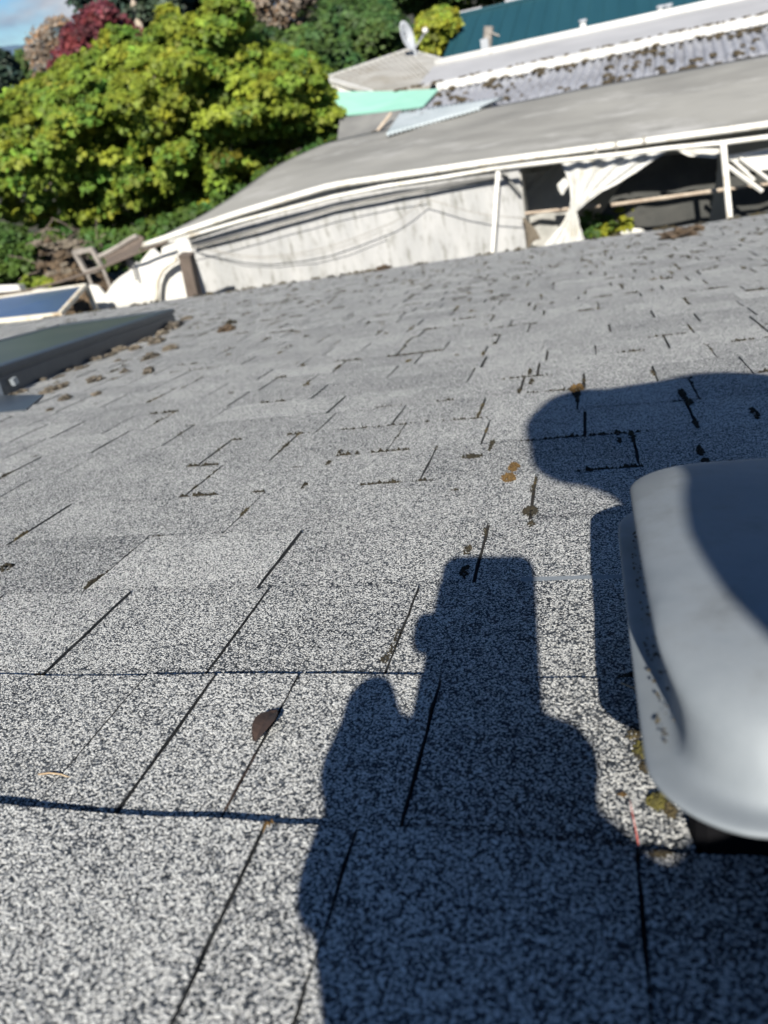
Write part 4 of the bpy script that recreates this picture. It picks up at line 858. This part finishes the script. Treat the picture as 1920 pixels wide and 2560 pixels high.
# teal roof building
tb = thing('teal_roofed_building', 'large building with a dark teal metal roof at the top right', 'building', (2, 28, 0))
TY0, TY1 = 26., 30.
q = [atY(1088, 158, TY0), None, None, atY(1150, 38, TY1)]; z0_, z1_ = q[0].z, q[3].z
qa = [(q[0].x, TY0, z0_-.25), (16, TY0, z0_-.25), (16, TY1, 4.4-TY1*.0415), (q[3].x, TY1, 4.4-TY1*.0415)]
mb = MB(); slab(mb, qa, .06); mb.build('roof', M['teal'], tb)
zt = 4.4-TY1*.0415
mb = MB()
for i in range(44):
    u = (i+.5)/44; p0 = lerp(Vector(qa[0]), Vector(qa[1]), u); p1 = lerp(Vector(qa[3]), Vector(qa[2]), u); mb.hexa([p0+Vector((-.012, 0, .003)), p0+Vector((.012, 0, .003)), p1+Vector((.012, 0, .003)), p1+Vector((-.012, 0, .003))], [p0+Vector((-.012, 0, .03)), p0+Vector((.012, 0, .03)), p1+Vector((.012, 0, .03)), p1+Vector((-.012, 0, .03))])
o = mb.build('seams', M['teal'], tb)
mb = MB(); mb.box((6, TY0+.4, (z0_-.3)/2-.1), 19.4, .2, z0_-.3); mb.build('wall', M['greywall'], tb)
mb = MB(); mb.tube([(qa[3][0], TY1, zt+.03), (16, TY1, zt+.03)], .07, 6); mb.build('ridge', M['teal'], tb)
for lab, x, y in (('white gable ornament', 1165, 42), ('x', 1180, 36)):
    pass
# weathered post on the teal roof
a, b = atY(1216, 130, 24.), atY(1222, 66, 24.); t = thing('chimney_post', 'weathered brown pole with a small cross arm in front of the teal roof', 'pole', (a.x, 24, 0))
mb = MB(); mb.tube([(a.x, 24, -.2), a, b], .13, 8); mb.build('pole', M['woodgrey'], t); mb = MB(); mb.tube([atY(1222, 80, 23.9), atY(1248, 90, 23.9)], .03, 5); mb.build('arm', M['woodgrey'], t)
mb = MB(); mb.box(atY(1212, 112, 23.85), .2, .15, .28); mb.build('box', M['dish'], t)
# two distant white roofs behind the teal one
for x0, x1, y0_, Y, lab in ((1155, 1190, 36, 44, 'pale distant roof peeping over the teal roof corner'), (1270, 1320, 6, 46, 'pale distant roof at the top edge above the teal roof')):
    a, b = atY(x0, y0_, Y), atY(x1, y0_-6, Y); t = thing('distant_house', lab, 'house', (a.x, Y, 0)); mb = MB(); zc = a.z; mb.box(((a.x+b.x)/2, Y+1, zc/2-.3), b.x-a.x, 1.6, zc-.2); mb.build('wall', M['white'], t)
    mb = MB(); mb.hexa([(a.x-.2, Y, zc-.5), (b.x+.2, Y, zc-.5), (b.x+.2, Y+2, zc-.5), (a.x-.2, Y+2, zc-.5)], [(a.x-.2, Y+.9, zc+.1), (b.x+.2, Y+.9, zc+.1), (b.x+.2, Y+1.1, zc+.1), (a.x-.2, Y+1.1, zc+.1)]); mb.build('roof', M['pale'], t)
# small house with light roof
hs = thing('light_roofed_house', 'small house with a light ribbed roof carrying the satellite dish', 'house', (-3.5, 19, 0))
A_, B_2, C_2, D_2 = atY(812, 196, 18.6), atY(929, 231, 15.9), atY(1112, 215, 16.2), atY(1109, 150, 19.6); E_ = atY(1019, 125, 21.6)
def poly(mb, P, th):
    P = [Vector(p) for p in P]; n = len(P); nr = (P[1]-P[0]).cross(P[2]-P[0]).normalized()
    if nr.z < 0: nr = -nr
    vs = P+[p-nr*th for p in P]; mb.add(vs, [tuple(range(n)), tuple(range(2*n-1, n-1, -1))]+[(i, i+n, (i+1) % n+n, (i+1) % n) for i in range(n)])
mb = MB(); poly(mb, [A_, B_2, C_2, D_2, E_], .05); mb.build('roof', M['rooftile'], hs)
mb = MB()
for i in range(15):
    u = (i+.5)/15; p0, p1 = lerp(A_, E_, u), lerp(B_2, C_2, u)
    p1 = lerp(p0, p1, 1.0); nr = Vector((0, 0, .012)); mb.tube([p0+nr, p1+nr], .02, 4)
mb.build('ribs', M['rooftile'], hs)
mb = MB(); mb.tube([A_, B_2], .05, 4); mb.tube([A_, E_], .05, 4); mb.tube([E_, D_2], .04, 4); mb.build('trim', M['white'], hs)
G_ = atY(789, 214, 17.8)
mb = MB(); poly(mb, [A_+Vector((0, 0, -.06)), G_, atY(815, 236, 17.2), B_2+Vector((0, 0, -.1))], .04); mb.build('gable', M['clean'], hs)
mb = MB(); xq, xw = G_.x+.35, C_2.x; mb.hexa([(xq, 17.6, -.2), (xw, 16.6, -.2), (xw, 18.5, -.2), (xq, 18.5, -.2)], [(xq, 17.6, 2.), (xw, 16.6, 2.2), (xw, 18.5, 2.2), (xq, 18.5, 2.)]); mb.build('wall', M['greywall'], hs)
# mint awning
P = [atY(818, 229, 15.3), atY(866, 288, 14.2), atY(960, 279, 13.9), atY(1040, 268, 13.6), atY(1058, 264, 13.6), atY(1096, 222, 14.4), atY(980, 228, 14.9)]
aw = thing('mint_awning', 'mint green sheet awning sloping below the light roofed house', 'awning', (P[1].x, 14, 0)); mb = MB(); poly(mb, P, .02); mb.build('sheet', M['mint'], aw)
for p in (P[1], P[4]):
    mb = MB(); mb.tube([(p.x, p.y+.05, -.2), p+Vector((0, .05, -.03))], .03, 6); mb.build('post', M['woodgrey'], aw)
# grey lower building with leaning pole
gw = thing('grey_lean_to', 'shaded grey low roof below the mint awning beside the maple', 'lean-to', (-3.4, 13.4, 0))
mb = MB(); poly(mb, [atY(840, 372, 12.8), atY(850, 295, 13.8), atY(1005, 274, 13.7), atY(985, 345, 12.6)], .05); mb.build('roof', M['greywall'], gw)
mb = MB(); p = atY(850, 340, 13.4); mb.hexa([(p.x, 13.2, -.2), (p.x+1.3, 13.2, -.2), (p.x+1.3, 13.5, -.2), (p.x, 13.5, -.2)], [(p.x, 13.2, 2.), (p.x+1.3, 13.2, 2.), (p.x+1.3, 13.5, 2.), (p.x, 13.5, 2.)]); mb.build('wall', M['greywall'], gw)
mb = MB(); mb.tube([atY(978, 283, 13.2), atY(932, 342, 12.9)], .025, 6); mb.build('pole', M['pipebrown'], gw)
mb = MB(); mb.tube([atY(875, 366, 12.6), atY(925, 350, 12.6), atY(962, 338, 12.6)], .03, 6); mb.build('edge', M['woodgrey'], gw)
# satellite dish
dc = atY(1019, 90, 20.5); dt = thing('satellite_dish', 'grey satellite dish on the ridge of the light roofed house', 'satellite dish', tuple(atY(1036, 122, 20.5)))
toface = (Vector(CAM)-dc).normalized(); nrm = (toface*.55+Vector((.75, 0, .1))).normalized()
u_ = (atY(1004, 66, 20.5)-atY(1038, 118, 20.5)).normalized(); u_ = (u_-nrm*u_.dot(nrm)).normalized(); v_ = nrm.cross(u_)
mb = MB(); rings = []
for k in range(6):
    q = k/5; rings.append([dc+u_*math.cos(a)*.33*q+v_*math.sin(a)*.20*q+nrm*(.07*q*q-.07) for a in np.linspace(0, 6.283, 25)[:-1]])
mb.loft([[p for p in R] for R in rings[1:]], top=False); mb.add(rings[1], [tuple(range(24))]); o = mb.build('dish', M['dish'], dt, smooth=True); o.modifiers.new('t', 'SOLIDIFY').thickness = .015
base = atY(1036, 122, 20.5); tip = atY(1068, 74, 20.2)
mb = MB(); mb.tube([base, tip], .022, 6); mb.build('arm', M['dish'], dt); mb = MB(); mb.tube([tip, atY(1058, 78, 20.2)], .055, 8); mb.build('feed', M['white'], dt); mb = MB(); mb.tube([base+Vector((0, 0, -.25)), base], .03, 6); mb.build('mast', M['dish'], dt)

# ================================================================== the photographer behind the camera (casts the shadows)
sv = V3(antis@V3(1, 0, 0), antis@V3(0, CA, -SA), antis@V3(0, SA, CA))        # sunlight travel in the roof frame
e1 = unit(V3(1, 0, 0)-sv[0]*sv); e2 = np.cross(e1, -sv); e2 = e2 if e2[2] > 0 else -e2
def SP(a, b, t): p = V3(0, 0, HC)+e1*a+e2*b-sv*t; return W(*p)
def capsules(name, caps, m, parent, vox, smooth=6):
    mb = MB()
    for c in caps:
        p, q, r0, r1 = Vector(c[0]), Vector(c[1]), c[2], c[3]; bm = bmesh.new(); bmesh.ops.create_uvsphere(bm, u_segments=20, v_segments=14, radius=1)
        ax = (q-p); ln = ax.length; ax = ax.normalized() if ln > 1e-6 else Vector((0, 0, 1)); a = ax.orthogonal().normalized(); b = ax.cross(a); off = len(mb.v); vs = []
        for v in bm.verts:
            top = v.co.z > 0; rr_ = r1 if top else r0; cc = q if top else p; vs.append(cc+(a*v.co.x+b*v.co.y+ax*v.co.z)*rr_)
        mb.add(vs, [tuple(v.index for v in f.verts) for f in bm.faces]); bm.free()
    o = mb.build(name, m, parent); rm = o.modifiers.new('r', 'REMESH'); rm.mode = 'VOXEL'; rm.voxel_size = vox; rm.use_smooth_shade = True
    sm = o.modifiers.new('s', 'SMOOTH'); sm.iterations = smooth; sm.factor = .5; return o
person = thing('person', 'person kneeling on the roof behind the camera holding up a phone', 'person', tuple(W(.35, -.9, 0)))
pc = SP(-.025, -.10, .035)
hand = [(SP(-.040, -.120, .035), SP(-.02, -.110, .035), .047, .046), (SP(-.01, -.10, .03), SP(.023, -.100, .02), .024, .0185), (SP(-.01, -.12, .03), SP(.021, -.122, .03), .024, .018),
        (SP(-.066, -.043, .013), SP(-.068, -.033, .012), .0115, .0115), (SP(-.074, -.116, .03), SP(-.0935, -.079, .015), .017, .0185), (SP(-.05, -.11, .03), SP(-.100, -.103, .015), .018, .0165), (SP(-.05, -.13, .03), SP(-.092, -.137, .015), .018, .017)]
wrist, fore, elbow, shoulder = SP(-.033, -.130, .05), SP(.060, -.196, .09), SP(.156, -.190, .17), SP(.27, -.0, .50)
headc = SP(.110, .195, .5); neck = SP(.22, .15, .58)
hips = W(.42, -1.0, .36); knees = [W(.28, -.62, .09), W(.62, -.66, .09)]; feet = [W(.3, -1.15, .05), W(.6, -1.2, .05)]
sh2 = SP(.50, .02, .62); el2 = W(.70, -.45, .30); ha2 = W(.60, -.18, .03)
chest = SP(.33, .03, .62)
body = hand+[(wrist, lerp(wrist, fore, .3), .040, .042), (headc, SP(.115, .175, .51), .088, .080), (headc, neck, .07, .06), (neck, chest, .07, .15), (chest, hips, .15, .16), (SP(.085, .15, .5), SP(.08, .15, .5), .055, .055),
             (hips, knees[0], .10, .065), (hips, knees[1], .10, .065), (knees[0], feet[0], .06, .045), (knees[1], feet[1], .06, .045), (sh2, el2, .055, .045), (el2, ha2, .045, .03), (shoulder, elbow, .055, .048), (lerp(wrist, fore, .3), fore, .044, .046), (fore, elbow, .046, .05)]
capsules('body', body, M['skin'], person, .006, 4)
capsules('jacket', [(lerp(wrist, fore, .1), fore, .050, .062), (fore, elbow, .062, .116), (SP(-.081, -.130, .02), SP(.006, -.214, .06), .025, .050), (elbow, shoulder, .085, .10), (shoulder, chest, .10, .17), (SP(.105, .155, .5), SP(.170, .115, .52), .067, .066), (SP(.163, .008, .53), SP(.28, .03, .60), .078, .12), (SP(.125, .195, .52), SP(.31, .19, .6), .098, .134), (chest, hips, .175, .18), (SP(.31, .19, .6), SP(.36, .12, .66), .133, .15), (sh2, el2, .085, .065), (el2, lerp(el2, ha2, .85), .06, .05), (neck, SP(.31, .19, .6), .09, .13)], M['cloth1'], person, .012, 3)
capsules('trousers', [(hips, knees[0], .13, .085), (hips, knees[1], .13, .085), (knees[0], lerp(knees[0], feet[0], .85), .08, .06), (knees[1], lerp(knees[1], feet[1], .85), .08, .06)], M['trouser'], person, .014, 3)
capsules('hair', [(SP(.125, .21, .515), SP(.13, .20, .53), .092, .09)], M['hair'], person, .008, 3)
for f in feet:
    mb = MB(); capsules('shoe', [(f, f+Vector((0, -.12, .0)), .05, .04)], M['lens'], person, .01, 2)
# phone just behind the lens, facing the user
def CP(x, y, z): v = CAM+R_*x+U_*y+B_*z; return Vector(v)
ph = thing('phone', 'dark smartphone held upright by the kneeling person', 'phone', tuple(CP(-.025, -.05, .006)))
def rr2(x0, x1, y0, y1, r, z, n=6):
    P = []
    for cx, cy, a0 in ((x0+r, y0+r, math.pi), (x1-r, y0+r, 1.5*math.pi), (x1-r, y1-r, 0), (x0+r, y1-r, .5*math.pi)):
        for i in range(n+1): a = a0+i/n*math.pi/2; P.append(CP(cx+r*math.cos(a), cy+r*math.sin(a), z))
    return P
mb = MB(); mb.loft([rr2(-.062, .014, -.132, .019, .012, .002), rr2(-.064, .016, -.134, .021, .013, .004), rr2(-.064, .016, -.134, .021, .013, .009), rr2(-.062, .014, -.132, .019, .012, .0105)], bottom=True); mb.build('body', M['phone'], ph)
mb = MB(); mb.loft([rr2(-.060, .012, -.130, .017, .011, .0106), rr2(-.060, .012, -.130, .017, .011, .0112)], bottom=True); mb.build('screen', M['bluegl'], ph)
